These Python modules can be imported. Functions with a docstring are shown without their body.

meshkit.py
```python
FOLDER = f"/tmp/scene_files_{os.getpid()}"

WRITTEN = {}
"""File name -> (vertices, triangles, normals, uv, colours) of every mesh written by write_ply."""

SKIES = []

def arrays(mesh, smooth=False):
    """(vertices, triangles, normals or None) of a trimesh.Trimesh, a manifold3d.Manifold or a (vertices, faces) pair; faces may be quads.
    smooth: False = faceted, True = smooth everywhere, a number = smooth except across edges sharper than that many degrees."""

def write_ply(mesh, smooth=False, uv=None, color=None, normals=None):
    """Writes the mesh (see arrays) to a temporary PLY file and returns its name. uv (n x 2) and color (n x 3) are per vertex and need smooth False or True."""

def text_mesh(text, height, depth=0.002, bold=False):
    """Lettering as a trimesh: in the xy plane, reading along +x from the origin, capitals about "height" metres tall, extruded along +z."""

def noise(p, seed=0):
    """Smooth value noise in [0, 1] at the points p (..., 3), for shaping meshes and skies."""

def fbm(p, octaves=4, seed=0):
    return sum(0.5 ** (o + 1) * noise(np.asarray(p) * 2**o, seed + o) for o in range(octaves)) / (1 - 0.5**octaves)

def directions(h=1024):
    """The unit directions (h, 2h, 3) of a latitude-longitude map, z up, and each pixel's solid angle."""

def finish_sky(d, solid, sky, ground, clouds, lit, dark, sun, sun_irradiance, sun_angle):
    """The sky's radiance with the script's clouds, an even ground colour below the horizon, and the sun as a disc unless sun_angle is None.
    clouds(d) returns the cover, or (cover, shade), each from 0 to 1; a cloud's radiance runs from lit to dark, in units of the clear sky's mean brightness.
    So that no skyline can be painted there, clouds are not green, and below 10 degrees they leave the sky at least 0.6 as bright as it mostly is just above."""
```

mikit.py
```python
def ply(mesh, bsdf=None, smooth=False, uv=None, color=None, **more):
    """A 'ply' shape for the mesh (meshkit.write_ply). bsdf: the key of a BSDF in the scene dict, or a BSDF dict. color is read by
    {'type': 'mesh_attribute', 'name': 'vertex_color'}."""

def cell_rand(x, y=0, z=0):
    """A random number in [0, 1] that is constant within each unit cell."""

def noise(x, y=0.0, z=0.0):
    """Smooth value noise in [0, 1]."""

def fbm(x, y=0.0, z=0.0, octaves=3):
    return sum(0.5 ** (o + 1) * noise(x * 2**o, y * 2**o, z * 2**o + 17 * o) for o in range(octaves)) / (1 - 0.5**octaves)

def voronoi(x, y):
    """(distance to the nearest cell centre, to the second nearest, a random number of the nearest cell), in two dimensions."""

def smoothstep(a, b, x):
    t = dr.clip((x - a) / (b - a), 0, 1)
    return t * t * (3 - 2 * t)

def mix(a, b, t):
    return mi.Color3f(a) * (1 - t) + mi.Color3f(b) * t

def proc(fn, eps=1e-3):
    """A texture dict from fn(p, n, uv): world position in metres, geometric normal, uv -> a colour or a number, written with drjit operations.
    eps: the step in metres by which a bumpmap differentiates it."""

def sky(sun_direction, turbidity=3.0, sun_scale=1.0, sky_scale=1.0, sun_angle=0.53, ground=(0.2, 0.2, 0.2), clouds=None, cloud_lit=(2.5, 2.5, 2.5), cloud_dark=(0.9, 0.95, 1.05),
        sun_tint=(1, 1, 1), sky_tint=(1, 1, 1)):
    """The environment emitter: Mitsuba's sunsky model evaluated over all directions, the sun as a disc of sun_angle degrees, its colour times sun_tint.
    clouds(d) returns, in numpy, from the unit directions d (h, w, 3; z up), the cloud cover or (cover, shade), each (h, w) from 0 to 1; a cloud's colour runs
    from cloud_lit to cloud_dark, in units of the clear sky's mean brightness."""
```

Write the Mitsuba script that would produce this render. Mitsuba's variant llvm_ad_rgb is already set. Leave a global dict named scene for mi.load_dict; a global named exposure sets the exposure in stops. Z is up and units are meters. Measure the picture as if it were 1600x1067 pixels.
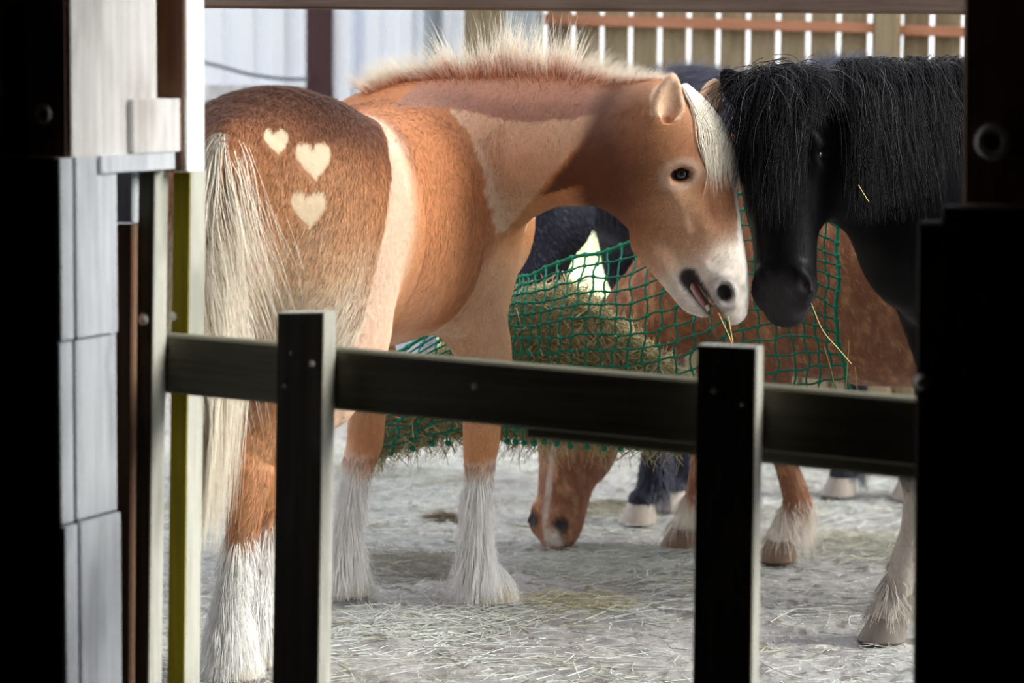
import math, random
import numpy as np, trimesh, shapely
from shapely.geometry import Polygon, LineString, Point
import mitsuba as mi, drjit as dr
import mikit, meshkit
from mikit import proc, noise, fbm, smoothstep
def mix(a, b, t):
    a, b = (mi.Color3f(*map(float, q)) if isinstance(q, (tuple, list, np.ndarray)) else q for q in (a, b)); return a * (1 - t) + b * t

# ---------------------------------------------------------------- camera, sky, exposure
T = mi.ScalarTransform4f
FPX, CAM_H, YH, ROLL = 4000.0, 1.48, 100.0, math.radians(0.55)
PITCH = math.atan((533.5 - YH) / FPX)
CAM = np.array([0.0, 0.0, CAM_H])
FWD = np.array([0, math.cos(PITCH), -math.sin(PITCH)])
_up0 = np.array([0, math.sin(PITCH), math.cos(PITCH)]); _r0 = np.array([1.0, 0, 0])
UP = _up0 * math.cos(ROLL) - _r0 * math.sin(ROLL)
RIGHT = _r0 * math.cos(ROLL) + _up0 * math.sin(ROLL)
scene, labels = {}, {}
scene['camera'] = {'type': 'thinlens', 'fov': math.degrees(2 * math.atan(800 / FPX)), 'fov_axis': 'x',
                   'to_world': T().look_at(origin=CAM.tolist(), target=(CAM + FWD).tolist(), up=UP.tolist()),
                   'aperture_radius': 0.015, 'focus_distance': 6.45, 'near_clip': 0.05, 'far_clip': 200.0}
scene['sky'] = mikit.sky([0.84, -0.16, 0.42], sun_scale=0.26, sky_scale=1.0, sun_angle=26, sun_tint=(0.80, 1.0, 1.36), clouds=lambda d: (np.ones(d.shape[:2]), np.zeros(d.shape[:2])),
                         cloud_lit=(1.0, 1.02, 1.05), cloud_dark=(0.9, 0.95, 1.0), ground=(0.35, 0.36, 0.34))
exposure = 4.1

# ---------------------------------------------------------------- helpers
def ray(px, py):
    return FWD * FPX + RIGHT * (px - 800.0) - UP * (py - 533.5)
def P(px, py, Y):
    'the point at depth Y (metres from the camera wall) seen in this direction'
    d = ray(px, py); return CAM + d * (Y / d[1])
def G(px, py, z=0.0):
    d = ray(px, py); return CAM + d * ((z - CAM_H) / d[2])
TH = math.radians(25.0)
U = np.array([math.cos(TH), -math.sin(TH), 0]); V = np.array([math.sin(TH), math.cos(TH), 0]); O = np.array([0, 4.7, 0.0])
def PV(px, py, v):
    'the point of the plane v metres behind the fence line'
    d = ray(px, py); return CAM + d * ((v - (CAM - O) @ V) / (d @ V))
def uz(p): p = np.asarray(p) - O; return np.array([p @ U, p[2]])
def uvz(u, v, z): return O + U * u + V * v + np.array([0, 0, z])
def unit(a): a = np.asarray(a, float); return a / (np.linalg.norm(a) + 1e-12)
rng = np.random.default_rng(7)

def add(key, mesh, bsdf, smooth=False, label=None, cat=None, group=None, kind=None, color=None, uv=None):
    scene[key] = mikit.ply(mesh, bsdf, smooth=smooth, color=color, uv=uv)
    tag(key, label, cat, group, kind)
def tag(key, label=None, cat=None, group=None, kind=None):
    e = {k: v for k, v in (('label', label), ('category', cat), ('group', group), ('kind', kind)) if v}
    if e: labels[key] = e
def add_n(key, v, f, n, bsdf, color=None):
    'a mesh with the normals given'
    path = meshkit.write_ply(trimesh.Trimesh(v, f, process=False), False, None, color, normals=n)
    scene[key] = {'type': 'ply', 'filename': path, 'face_normals': False, 'bsdf': {'type': 'ref', 'id': bsdf}}
def num(name, i): return name if i == 0 else f'{name}_{i:03d}'
def cat_mesh(ms): return trimesh.util.concatenate(ms)

def hull(pts): return trimesh.convex.convex_hull(np.asarray(pts))
def bevel_prism(pts2, to3, a, b, bev=0.004):
    'a convex outline pts2 extruded from a to b with bevelled edges; to3(x, y, w) gives points'
    poly = Polygon(pts2); ins = poly.buffer(-bev, join_style=2)
    ins = poly if ins.is_empty else ins
    q = list(poly.exterior.coords)[:-1]; qi = list(ins.exterior.coords)[:-1]
    return hull([to3(x, y, w) for x, y in qi for w in (a, b)] + [to3(x, y, w) for x, y in q for w in (a + bev, b - bev)])
def plank_px(poly, v0, depth, bev=0.004):
    'a board whose front face, on the plane v0, has this outline; depth metres thick'
    return bevel_prism([uz(PV(x, y, v0)) for x, y in poly], lambda x, y, w: uvz(x, w, y), v0, v0 + depth, bev)
def box_uvz(u0, u1, v0, v1, z0, z1, bev=0.004):
    return bevel_prism([(u0, z0), (u1, z0), (u1, z1), (u0, z1)], lambda x, y, w: uvz(x, w, y), v0, v1, bev)
def box(x0, x1, y0, y1, z0, z1, bev=0.0, R=None, o=(0, 0, 0)):
    m = bevel_prism([(x0, z0), (x1, z0), (x1, z1), (x0, z1)], lambda x, z, y: np.array([x, y, z]), y0, y1, max(bev, 1e-4))
    if R is not None: m.vertices = m.vertices @ np.asarray(R).T + np.asarray(o)
    return m
def tube(pts, r, n=6, cap=True):
    p = np.asarray(pts, float); k = len(p); r = np.broadcast_to(r, (k,))
    t = np.gradient(p, axis=0); t /= np.linalg.norm(t, axis=1, keepdims=True) + 1e-12
    a = np.cross(t[0], [0, 0, 1.0] if abs(t[0][2]) < .9 else [1.0, 0, 0]); A = np.zeros_like(p); a = unit(a)
    for i in range(k):
        a = unit(a - (a @ t[i]) * t[i]); A[i] = a
    B = np.cross(t, A); ang = np.arange(n) * 2 * np.pi / n
    v = (p[:, None] + r[:, None, None] * (np.cos(ang)[None, :, None] * A[:, None] + np.sin(ang)[None, :, None] * B[:, None])).reshape(-1, 3)
    i, j = np.meshgrid(np.arange(k - 1), np.arange(n), indexing='ij')
    q = np.stack([i * n + j, i * n + (j + 1) % n, (i + 1) * n + (j + 1) % n, (i + 1) * n + j], -1).reshape(-1, 4)
    f = np.vstack([q[:, [0, 1, 2]], q[:, [0, 2, 3]]])
    if cap:
        v = np.vstack([v, p[0], p[-1]]); c0, c1 = k * n, k * n + 1; s = np.arange(n)
        f = np.vstack([f, np.stack([np.full(n, c0), (s + 1) % n, s], 1), np.stack([np.full(n, c1), (k - 1) * n + s, (k - 1) * n + (s + 1) % n], 1)])
    return trimesh.Trimesh(v, f, process=False)
def catmull(p, m):
    'the points p (n, k) resampled smoothly, m steps per span'
    p = np.asarray(p, float); n = len(p)
    if n < 3:
        t = np.linspace(0, 1, m + 1)[:, None]; return p[0] * (1 - t) + p[-1] * t
    out = []
    for i in range(n - 1):
        a, b = p[i], p[i + 1]; pa = p[i - 1] if i else 2 * a - b; pb = p[i + 2] if i + 2 < n else 2 * b - a
        for t in np.arange(m) / m:
            out.append(0.5 * (2 * a + (b - pa) * t + (2 * pa - 5 * a + 4 * b - pb) * t * t + (3 * a - pa - 3 * b + pb) * t ** 3))
    return np.array(out + [p[-1]])

# ---- many strands as one mesh of three-sided tapering tubes
def strands(paths, r0, cols, taper=0.15):
    'paths (n, k, 3), r0 (n,), cols (n, 3) or (n, k, 3): vertices, faces, normals, colours'
    p = np.asarray(paths, float); n, k, _ = p.shape
    t = np.gradient(p, axis=1); t /= np.linalg.norm(t, axis=2, keepdims=True) + 1e-9
    ref = np.where(np.abs(t[..., 1:2]) < .9, [0, 1.0, 0], [1.0, 0, 0])
    a = np.cross(t, ref); a /= np.linalg.norm(a, axis=2, keepdims=True) + 1e-9; b = np.cross(t, a)
    rr = np.asarray(r0)[:, None] * np.linspace(1, taper, k)[None]
    ang = np.arange(3) * 2 * np.pi / 3
    dirs = np.cos(ang)[None, None, :, None] * a[:, :, None] + np.sin(ang)[None, None, :, None] * b[:, :, None]
    v = p[:, :, None] + rr[:, :, None, None] * dirs
    i, j = np.meshgrid(np.arange(k - 1), np.arange(3), indexing='ij')
    q = np.stack([i * 3 + j, i * 3 + (j + 1) % 3, (i + 1) * 3 + (j + 1) % 3, (i + 1) * 3 + j], -1).reshape(-1, 4)
    f1 = np.vstack([q[:, [0, 1, 2]], q[:, [0, 2, 3]]])
    f = (f1[None] + (np.arange(n) * k * 3)[:, None, None]).reshape(-1, 3)
    c = np.asarray(cols, float)
    if c.ndim == 2: c = np.repeat(c[:, None], k, 1)
    c = np.repeat(c[:, :, None], 3, 2)
    return v.reshape(-1, 3), f, dirs.reshape(-1, 3), np.clip(c.reshape(-1, 3), 0, 1)

# ---- implicit modelling of animals: chains of elliptical rings, blended, then meshed
class Field:
    def __init__(s, lo, hi, h):
        s.lo, s.h = np.asarray(lo, float), h
        s.n = np.ceil((np.asarray(hi) - s.lo) / h).astype(int) + 1
        s.d = np.full(s.n, 9.0, np.float32)
    def window(s, lo, hi):
        a = np.clip(np.floor((lo - s.lo) / s.h).astype(int), 0, s.n); b = np.clip(np.ceil((hi - s.lo) / s.h).astype(int) + 1, 0, s.n)
        return a, b
    def grid(s, a, b):
        return [(s.lo[i] + s.h * np.arange(a[i], b[i])).astype(np.float32).reshape([-1 if j == i else 1 for j in range(3)]) for i in range(3)]
    def chain(s, pos, hu, hd, w, ref, k=0.04, m=4, cap=1.0, op='add', kin=0.0):
        'rings at pos: half-height towards ref (hu), away from it (hd), half-width w; ref is one vector or one per ring'
        pos = np.asarray(pos, float); n = len(pos)
        R = np.broadcast_to(np.asarray(ref, float), (n, 3))
        data = np.column_stack([pos, np.broadcast_to(hu, n), np.broadcast_to(hd, n), np.broadcast_to(w, n), R])
        data = catmull(data, m) if n > 1 else np.vstack([data, data + np.array([1e-4, 0, 0] + [0] * 6)])
        mx = data[:, 3:6].max() + k * 2.5 + .03
        A, B = s.window(data[:, :3].min(0) - mx, data[:, :3].max(0) + mx)
        if np.any(B <= A): return
        loc = np.full(B - A, 9.0, np.float32)
        for q0, q1 in zip(data[:-1], data[1:]):
            r = max(q0[3:6].max(), q1[3:6].max()) + k * 2.5 + .03
            a, b = s.window(np.minimum(q0[:3], q1[:3]) - r, np.maximum(q0[:3], q1[:3]) + r)
            if np.any(b <= a): continue
            X, Yg, Z = s.grid(a, b)
            e = q1[:3] - q0[:3]; L = np.linalg.norm(e); e = e / L
            up = unit((q0[6:] + q1[6:]) / 2); up = unit(up - (up @ e) * e); sd = np.cross(e, up)
            X, Yg, Z = X - np.float32(q0[0]), Yg - np.float32(q0[1]), Z - np.float32(q0[2])
            ax = X * np.float32(e[0]) + Yg * np.float32(e[1]) + Z * np.float32(e[2])
            u = X * np.float32(up[0]) + Yg * np.float32(up[1]) + Z * np.float32(up[2])
            v = X * np.float32(sd[0]) + Yg * np.float32(sd[1]) + Z * np.float32(sd[2])
            t = np.clip(ax / np.float32(L), 0, 1); ex = ax - t * np.float32(L)
            HU, HD, W = (np.float32(q0[i]) + t * np.float32(q1[i] - q0[i]) for i in (3, 4, 5))
            iH = np.where(u > 0, 1 / HU, 1 / HD); iW = 1 / W; iC = 1 / (np.minimum(np.minimum(HU, HD), W) * np.float32(cap))
            u *= iH; v *= iW; ex *= iC
            qn = np.sqrt(u * u + v * v + ex * ex) + np.float32(1e-6)
            u *= iH; v *= iW; ex *= iC
            gr = np.sqrt(u * u + v * v + ex * ex) + np.float32(1e-6)
            d = qn * (qn - 1) / gr
            sl = tuple(slice(a[i] - A[i], b[i] - A[i]) for i in range(3))
            if kin > 0:
                o = loc[sl]; hh = np.clip(0.5 + 0.5 * (o - d) / kin, 0, 1); loc[sl] = o * (1 - hh) + d * hh - np.float32(kin) * hh * (1 - hh)
            else: loc[sl] = np.minimum(loc[sl], d)
        sl = tuple(slice(A[i], B[i]) for i in range(3)); o = s.d[sl]
        if op == 'sub':
            d = -loc; hh = np.clip(0.5 - 0.5 * (o - d) / k, 0, 1); s.d[sl] = o * (1 - hh) + d * hh + k * hh * (1 - hh)
        else:
            hh = np.clip(0.5 + 0.5 * (o - loc) / np.float32(k), 0, 1); s.d[sl] = o * (1 - hh) + loc * hh - k * hh * (1 - hh)
    def ball(s, p, r, k=0.03, op='add', ref=(0, 0, 1), axis=(1, 0, 0), rr=None):
        'an ellipsoid: rr = (along ref, across, along axis)'
        a = unit(axis); ru, rw, ra = rr or (r, r, r)
        p = np.asarray(p, float); c = min(ru, rw)
        s.chain([p - a * 1e-4, p + a * 1e-4], ru, ru, rw, ref, k, 1, ra / c, op)
    def mesh(s, smooth=2):
        d = s.d; n = np.array(d.shape); ins = d < 0
        c = np.zeros(n - 1, np.int8)
        for i, j, k in np.ndindex(2, 2, 2): c += ins[i:n[0] - 1 + i, j:n[1] - 1 + j, k:n[2] - 1 + k]
        act = (c > 0) & (c < 8); idx = np.full(n - 1, -1, np.int64); cells = np.argwhere(act); idx[act] = np.arange(len(cells))
        acc = np.zeros((len(cells), 3)); cnt = np.zeros(len(cells))
        corner = {o: d[cells[:, 0] + o[0], cells[:, 1] + o[1], cells[:, 2] + o[2]] for o in np.ndindex(2, 2, 2)}
        for ax in range(3):
            for o in np.ndindex(2, 2, 2):
                if o[ax]: continue
                o2 = tuple(o[i] + (i == ax) for i in range(3)); a, b = corner[o], corner[o2]
                m = (a < 0) != (b < 0); t = a[m] / (a[m] - b[m]); pt = np.array(o, float) * np.ones((m.sum(), 3)); pt[:, ax] += t
                acc[m] += pt; cnt[m] += 1
        v = (cells + acc / cnt[:, None]) * s.h + s.lo
        F = []
        for ax in range(3):
            sl0 = [slice(1, -1)] * 3; sl1 = [slice(1, -1)] * 3; sl0[ax] = slice(0, -1); sl1[ax] = slice(1, None)
            i0, i1 = ins[tuple(sl0)], ins[tuple(sl1)]
            ed = np.argwhere(i0 != i1); fl = i0[i0 != i1]
            off = np.ones(3, int); off[ax] = 0; base = ed + off
            b, c2 = [(1, 2), (2, 0), (0, 1)][ax]
            def cell(db, dc):
                q = base.copy(); q[:, b] += db; q[:, c2] += dc; return idx[q[:, 0], q[:, 1], q[:, 2]]
            q = np.stack([cell(-1, -1), cell(0, -1), cell(0, 0), cell(-1, 0)], 1)
            q[~fl] = q[~fl][:, ::-1]; F.append(q)
        q = np.vstack(F); m = trimesh.Trimesh(v, np.vstack([q[:, [0, 1, 2]], q[:, [0, 2, 3]]]), process=False)
        import scipy.sparse as sp
        from scipy.sparse.csgraph import connected_components
        e = np.vstack([m.faces[:, [0, 1]], m.faces[:, [1, 2]], m.faces[:, [2, 0]]]); nv = len(v)
        M = sp.coo_matrix((np.ones(len(e) * 2, np.float32), (np.r_[e[:, 0], e[:, 1]], np.r_[e[:, 1], e[:, 0]])), (nv, nv)).tocsr(); M.data[:] = 1
        _, lab = connected_components(M, False); M = sp.diags(1 / np.maximum(np.asarray(M.sum(1)).ravel(), 1)) @ M
        for _ in range(smooth * 3):
            v = v + .5 * (M @ v - v); v = v - .53 * (M @ v - v)
        keep = lab[m.faces[:, 0]] == np.bincount(lab).argmax(); f = m.faces[keep]
        u, inv = np.unique(f, return_inverse=True); m = trimesh.Trimesh(v[u], inv.reshape(-1, 3), process=False)
        return m

# ---------------------------------------------------------------- materials
def rgb(*c): return {'type': 'rgb', 'value': list(c)}
def lin(r, g, b):
    c = np.array([r, g, b]) / 255.0; return np.where(c < .04045, c / 12.92, ((c + .055) / 1.055) ** 2.4)
VC = {'type': 'mesh_attribute', 'name': 'vertex_color'}
def bsdf(key, d): scene[key] = {'type': 'twosided', 'bsdf': d}
def principled(color, rough=0.7, spec=0.3, **k): return {'type': 'principled', 'base_color': color, 'roughness': rough, 'specular': spec, **k}
def wood_fn(c0, c1, axis, scale=1.0, dirt=0.3, dirtc=(0.25, 0.22, 0.18), knots=True):
    a = unit(axis)
    def fn(p, n, uv):
        along = p.x * float(a[0]) + p.y * float(a[1]) + p.z * float(a[2])
        qx, qy, qz = p.x - along * float(a[0]), p.y - along * float(a[1]), p.z - along * float(a[2])
        w = fbm(along * 1.2 * scale, qx * 6, qz * 6 + qy * 6)
        g = fbm((qx + qz * .7) * 90 * scale + w * 5, (qy + qz * .4) * 90 * scale + w * 3, along * 2.2 * scale)
        f = fbm(qx * 500 * scale, (qy + qz) * 500 * scale, along * 9)
        c = mix(c0, c1, dr.clip(g * 1.1 + (f - .5) * .5 - .05, 0, 1))
        d = smoothstep(.5, .75, fbm(along * 5 + 3, qx * 14, (qz + qy) * 14)) * dirt
        return mix(c, dirtc, d)
    return fn
def wood(key, c0, c1, axis=(0, 0, 1), scale=1.0, dirt=0.3, dirtc=(0.2, 0.18, 0.15), rough=.75, spec=.25, bump=True):
    b = principled(proc(wood_fn(c0, c1, axis, scale, dirt, dirtc)), rough, spec)
    bsdf(key, b)
Zax = (0, 0, 1)
wood('m_wood_pale', lin(228, 228, 230), lin(190, 188, 190), Zax, dirt=.35, dirtc=lin(120, 105, 100))
wood('m_wood_grey', lin(214, 220, 230), lin(176, 182, 194), Zax, dirt=.3, dirtc=lin(110, 112, 120))
wood('m_wood_brown', lin(150, 118, 98), lin(104, 78, 62), Zax, dirt=.3, dirtc=lin(40, 30, 25))
wood('m_wood_black', lin(38, 30, 28), lin(22, 18, 17), Zax, dirt=.2, dirtc=lin(60, 55, 50))
wood('m_wood_gate', lin(200, 200, 194), lin(160, 160, 152), Zax, dirt=.35, dirtc=lin(90, 92, 78))
wood('m_wood_shaded', lin(84, 80, 68), lin(56, 52, 44), Zax, dirt=.3)  # gate wood darkened to carry the shade on the upright fronts
wood('m_wood_olive', lin(160, 148, 30), lin(120, 108, 18), Zax, dirt=.3, dirtc=lin(90, 80, 20))
wood('m_wood_rail', lin(124, 122, 106), lin(86, 84, 70), U, dirt=.5, dirtc=lin(84, 84, 66))
wood('m_wood_beam', lin(165, 143, 130), lin(120, 100, 90), U, dirt=.3, dirtc=lin(80, 66, 58))
wood('m_wood_slat', lin(166, 150, 122), lin(128, 112, 86), Zax, dirt=.4, dirtc=lin(84, 80, 50))
wood('m_wood_orange', lin(196, 140, 108), lin(160, 105, 80), U, dirt=.2, dirtc=lin(120, 90, 70))
bsdf('m_metal', principled(rgb(.55, .56, .57), .4, .5, metallic=.85))
bsdf('m_maroon', principled(rgb(*lin(58, 24, 30)), .5, .4))
bsdf('m_steel_grey', principled(rgb(*lin(140, 150, 158)), .45, .5, metallic=.3))
bsdf('m_white_sheet', principled(rgb(*lin(236, 240, 246)), .5, .4))
bsdf('m_cable', principled(rgb(*lin(90, 96, 108)), .5, .4))
bsdf('m_room', principled(rgb(*lin(82, 74, 68)), .9, .1))
bsdf('m_coat', principled(VC, .62, .3, sheen=.25))
bsdf('m_black_coat', principled(VC, .5, .10))
bsdf('m_hair', principled(VC, .5, .35))
bsdf('m_black_hair', principled(VC, .42, .16))
bsdf('m_horn', principled(VC, .55, .35))
bsdf('m_eye', principled(rgb(.008, .006, .005), .06, .8, clearcoat=1.0, clearcoat_gloss=.97))
bsdf('m_mouth', principled(VC, .35, .5))
bsdf('m_net', principled(rgb(*lin(16, 112, 92)), .6, .3))
bsdf('m_net_rope', principled(rgb(*lin(14, 128, 100)), .6, .3))
bsdf('m_straw', principled(VC, .7, .25))
# ================================================================ the setting: yard floor, dark room, back wall
def ground_z(x, y):
    q = np.stack([np.asarray(x), np.asarray(y), np.zeros_like(np.asarray(x))], -1)
    return .020 * (meshkit.fbm(q * 3.1, 3, 5) - .5) + .026 * (meshkit.fbm(q * 14, 4, 9) - .5) + .014 * (meshkit.fbm(q * 50, 2, 3) - .5) - .012
def grid_mesh(x0, x1, y0, y1, h):
    nx, ny = int((x1 - x0) / h) + 1, int((y1 - y0) / h) + 1
    X, Y = np.meshgrid(np.linspace(x0, x1, nx), np.linspace(y0, y1, ny), indexing='ij')
    v = np.stack([X, Y, ground_z(X, Y)], -1).reshape(-1, 3)
    i, j = np.meshgrid(np.arange(nx - 1), np.arange(ny - 1), indexing='ij')
    q = np.stack([i * ny + j, (i + 1) * ny + j, (i + 1) * ny + j + 1, i * ny + j + 1], -1).reshape(-1, 4)
    return trimesh.Trimesh(v, np.vstack([q[:, [0, 1, 2]], q[:, [0, 2, 3]]]), process=False)
def earth(p, n, uv):
    a = fbm(p.x * 2.2, p.y * 2.2, 3.0, 4); b = fbm(p.x * 18, p.y * 18, 1.0, 4); c = noise(p.x * 120, p.y * 120)
    col = mix(lin(126, 124, 123), lin(180, 181, 183), dr.clip(a * .8 + b * .7 - .25, 0, 1))
    col = mix(col, lin(92, 84, 76), smoothstep(.56, .76, b) * .7)
    d = noise(p.x * 260, p.y * 260)
    col = mix(col, lin(214, 216, 210), smoothstep(.72, .95, c) * .55)
    return mix(col, lin(84, 78, 70), smoothstep(.74, .95, d) * .5)
bsdf('m_earth', principled(proc(earth), .95, .15))
def near_strip():
    m = trimesh.creation.box((1, 1, 1)); nu, nv = 120, 40
    uu, vv = np.meshgrid(np.linspace(-3, 9, nu), np.linspace(.0, 3.6, nv), indexing='ij'); p = O + U * uu[..., None] + V * vv[..., None]
    p[..., 2] = ground_z(p[..., 0], p[..., 1]) - .010; k = (p[..., 1] < 5.42)
    i, j = np.meshgrid(np.arange(nu - 1), np.arange(nv - 1), indexing='ij'); q = np.stack([i * nv + j, (i + 1) * nv + j, (i + 1) * nv + j + 1, i * nv + j + 1], -1).reshape(-1, 4)
    q = q[k.ravel()[q].all(1)]; return trimesh.Trimesh(p.reshape(-1, 3), np.vstack([q[:, [0, 1, 2]], q[:, [0, 2, 3]]]), process=False)
g = cat_mesh([grid_mesh(-1.5, 2.0, 5.3, 10.2, .0125), grid_mesh(-12, -1.5, 5.3, 10.2, .15), grid_mesh(2.0, 16, 5.3, 10.2, .15), grid_mesh(-12, 16, 10.2, 12.6, .1), near_strip()])
add('floor', g, 'm_earth', True, label='trodden pale earth floor of the yard strewn with hay', kind='structure')
# the dark passage in which the camera stands
bsdf('m_room_floor', principled(rgb(*lin(40, 36, 33)), .9, .1))
add('floor_001', box_uvz(-2.2, 3.6, -7.5, -.02, -.14, -.03), 'm_room_floor', label='dark floor of the passage in front of the gate', kind='structure')
add('ceiling', box_uvz(-2.4, 3.8, -7.7, .24, 2.45, 2.6), 'm_room', label='low dark roof over the passage', kind='structure')
add('wall_left', box_uvz(-2.3, -2.2, -7.6, .1, -.14, 2.45), 'm_room', label='dark boarded wall on the left of the passage', kind='structure')
add('wall_right', box_uvz(3.6, 3.7, -7.6, .1, -.14, 2.45), 'm_room', label='dark boarded wall on the right of the passage', kind='structure')
add('wall_rear', box_uvz(-2.2, 3.6, -7.6, -7.5, -.14, 2.45), 'm_room', label='dark wall behind the passage', kind='structure')

# the back wall of the yard: frame (B0, BU along it to the right, BV away)
TB = math.radians(21); BU = np.array([math.cos(TB), -math.sin(TB), 0]); BV = np.array([math.sin(TB), math.cos(TB), 0]); BO = np.array([0.82, 11.0, 0])
def PB(px, py, v=0.0):
    d = ray(px, py); return CAM + d * ((v - (CAM - BO) @ BV) / (d @ BV))
def bl(p): q = np.asarray(p) - BO; return q @ BU, q[2]
def bpt(u, v, z): return BO + BU * u + BV * v + np.array([0, 0, z])
def bbox(u0, u1, v0, v1, z0, z1, bev=.003):
    return bevel_prism([(u0, z0), (u1, z0), (u1, z1), (u0, z1)], lambda x, y, w: bpt(x, w, y), v0, v1, bev)
# slats: gaps read off the photograph
gaps = [724, 803, 850.6, 893.6, 937.6, 981.5, 1025.7, 1070.6, 1117.6, 1164, 1211.3, 1258.8, 1306.9, 1356.3, 1406.3, 1456, 1504.7, 1552, 1600]
ug = [bl(PB(x, 60))[0] for x in gaps]
pitch = np.diff(ug).mean() if False else (ug[16] - ug[2]) / 14
u_first = ug[2]; nb = 0
add('wall_back__beam', bbox(-2.9, 4.5, .02, .10, .84, .93), 'm_wood_slat')
tag('wall_back', 'upright slatted timber screen at the back of the yard, daylight in its gaps', kind='structure')
rs = np.random.default_rng(3)
for i in range(-9, 31):
    uc = u_first + pitch * (i + .5); w = pitch - .024 + rs.uniform(-.002, .002)
    if -1.42 < uc: z0 = .86 if uc < -.27 else .02
    else: z0 = .02
    if uc < ug[0] + .02: continue
    m = bbox(uc - w / 2, uc + w / 2, .0, .022, z0 + rs.uniform(0, .02), 2.65, .002)
    add(f'wall_back__{num("slat", nb)}', m, 'm_wood_slat'); nb += 1
u0k = bl(PB(1010, 60))[0]
for k in range(4): add('wall_back__' + num('added_slit_board', k), bbox(u0k, 4.5, .03, .05, .02 + .215 * k, .225 + .215 * k, .003), 'm_wood_slat')  # added boards that stop daylight slits between the lower slats
# two wider boards at the left end of the screen
for a_, b_ in ((690, 719), (729, 790)):
    u0, u1 = bl(PB(a_, 60))[0], bl(PB(b_, 60))[0]
    add(f'wall_back__{num("slat", nb)}', bbox(u0, u1, 0, .022, .02, 2.65, .002), 'm_wood_slat'); nb += 1
def rail_px(key, x0, x1, yt0, yb0, yt1, yb1, v, d, mat):
    add(key, bevel_prism([bl(PB(x0, yt0, v)), bl(PB(x1, yt1, v)), bl(PB(x1, yb1, v)), bl(PB(x0, yb0, v))], lambda x, y, w: bpt(x, w, y), v, v + d, .004), mat)
rail_px('timber_rail', 850, 1366, 21, 39, 36, 52, -.06, .055, 'm_wood_orange')
tag('timber_rail', 'reddish horizontal timber nailed across the slatted screen, left of its post', 'rail')
rail_px('timber_rail_001', 1404, 1640, 39, 55, 46, 62, -.06, .055, 'm_wood_orange')
tag('timber_rail_001', 'short reddish horizontal timber on the slatted screen, right of its post', 'rail')
u0, u1 = bl(PB(1366, 60, -.12))[0], bl(PB(1400, 60, -.12))[0]
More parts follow.
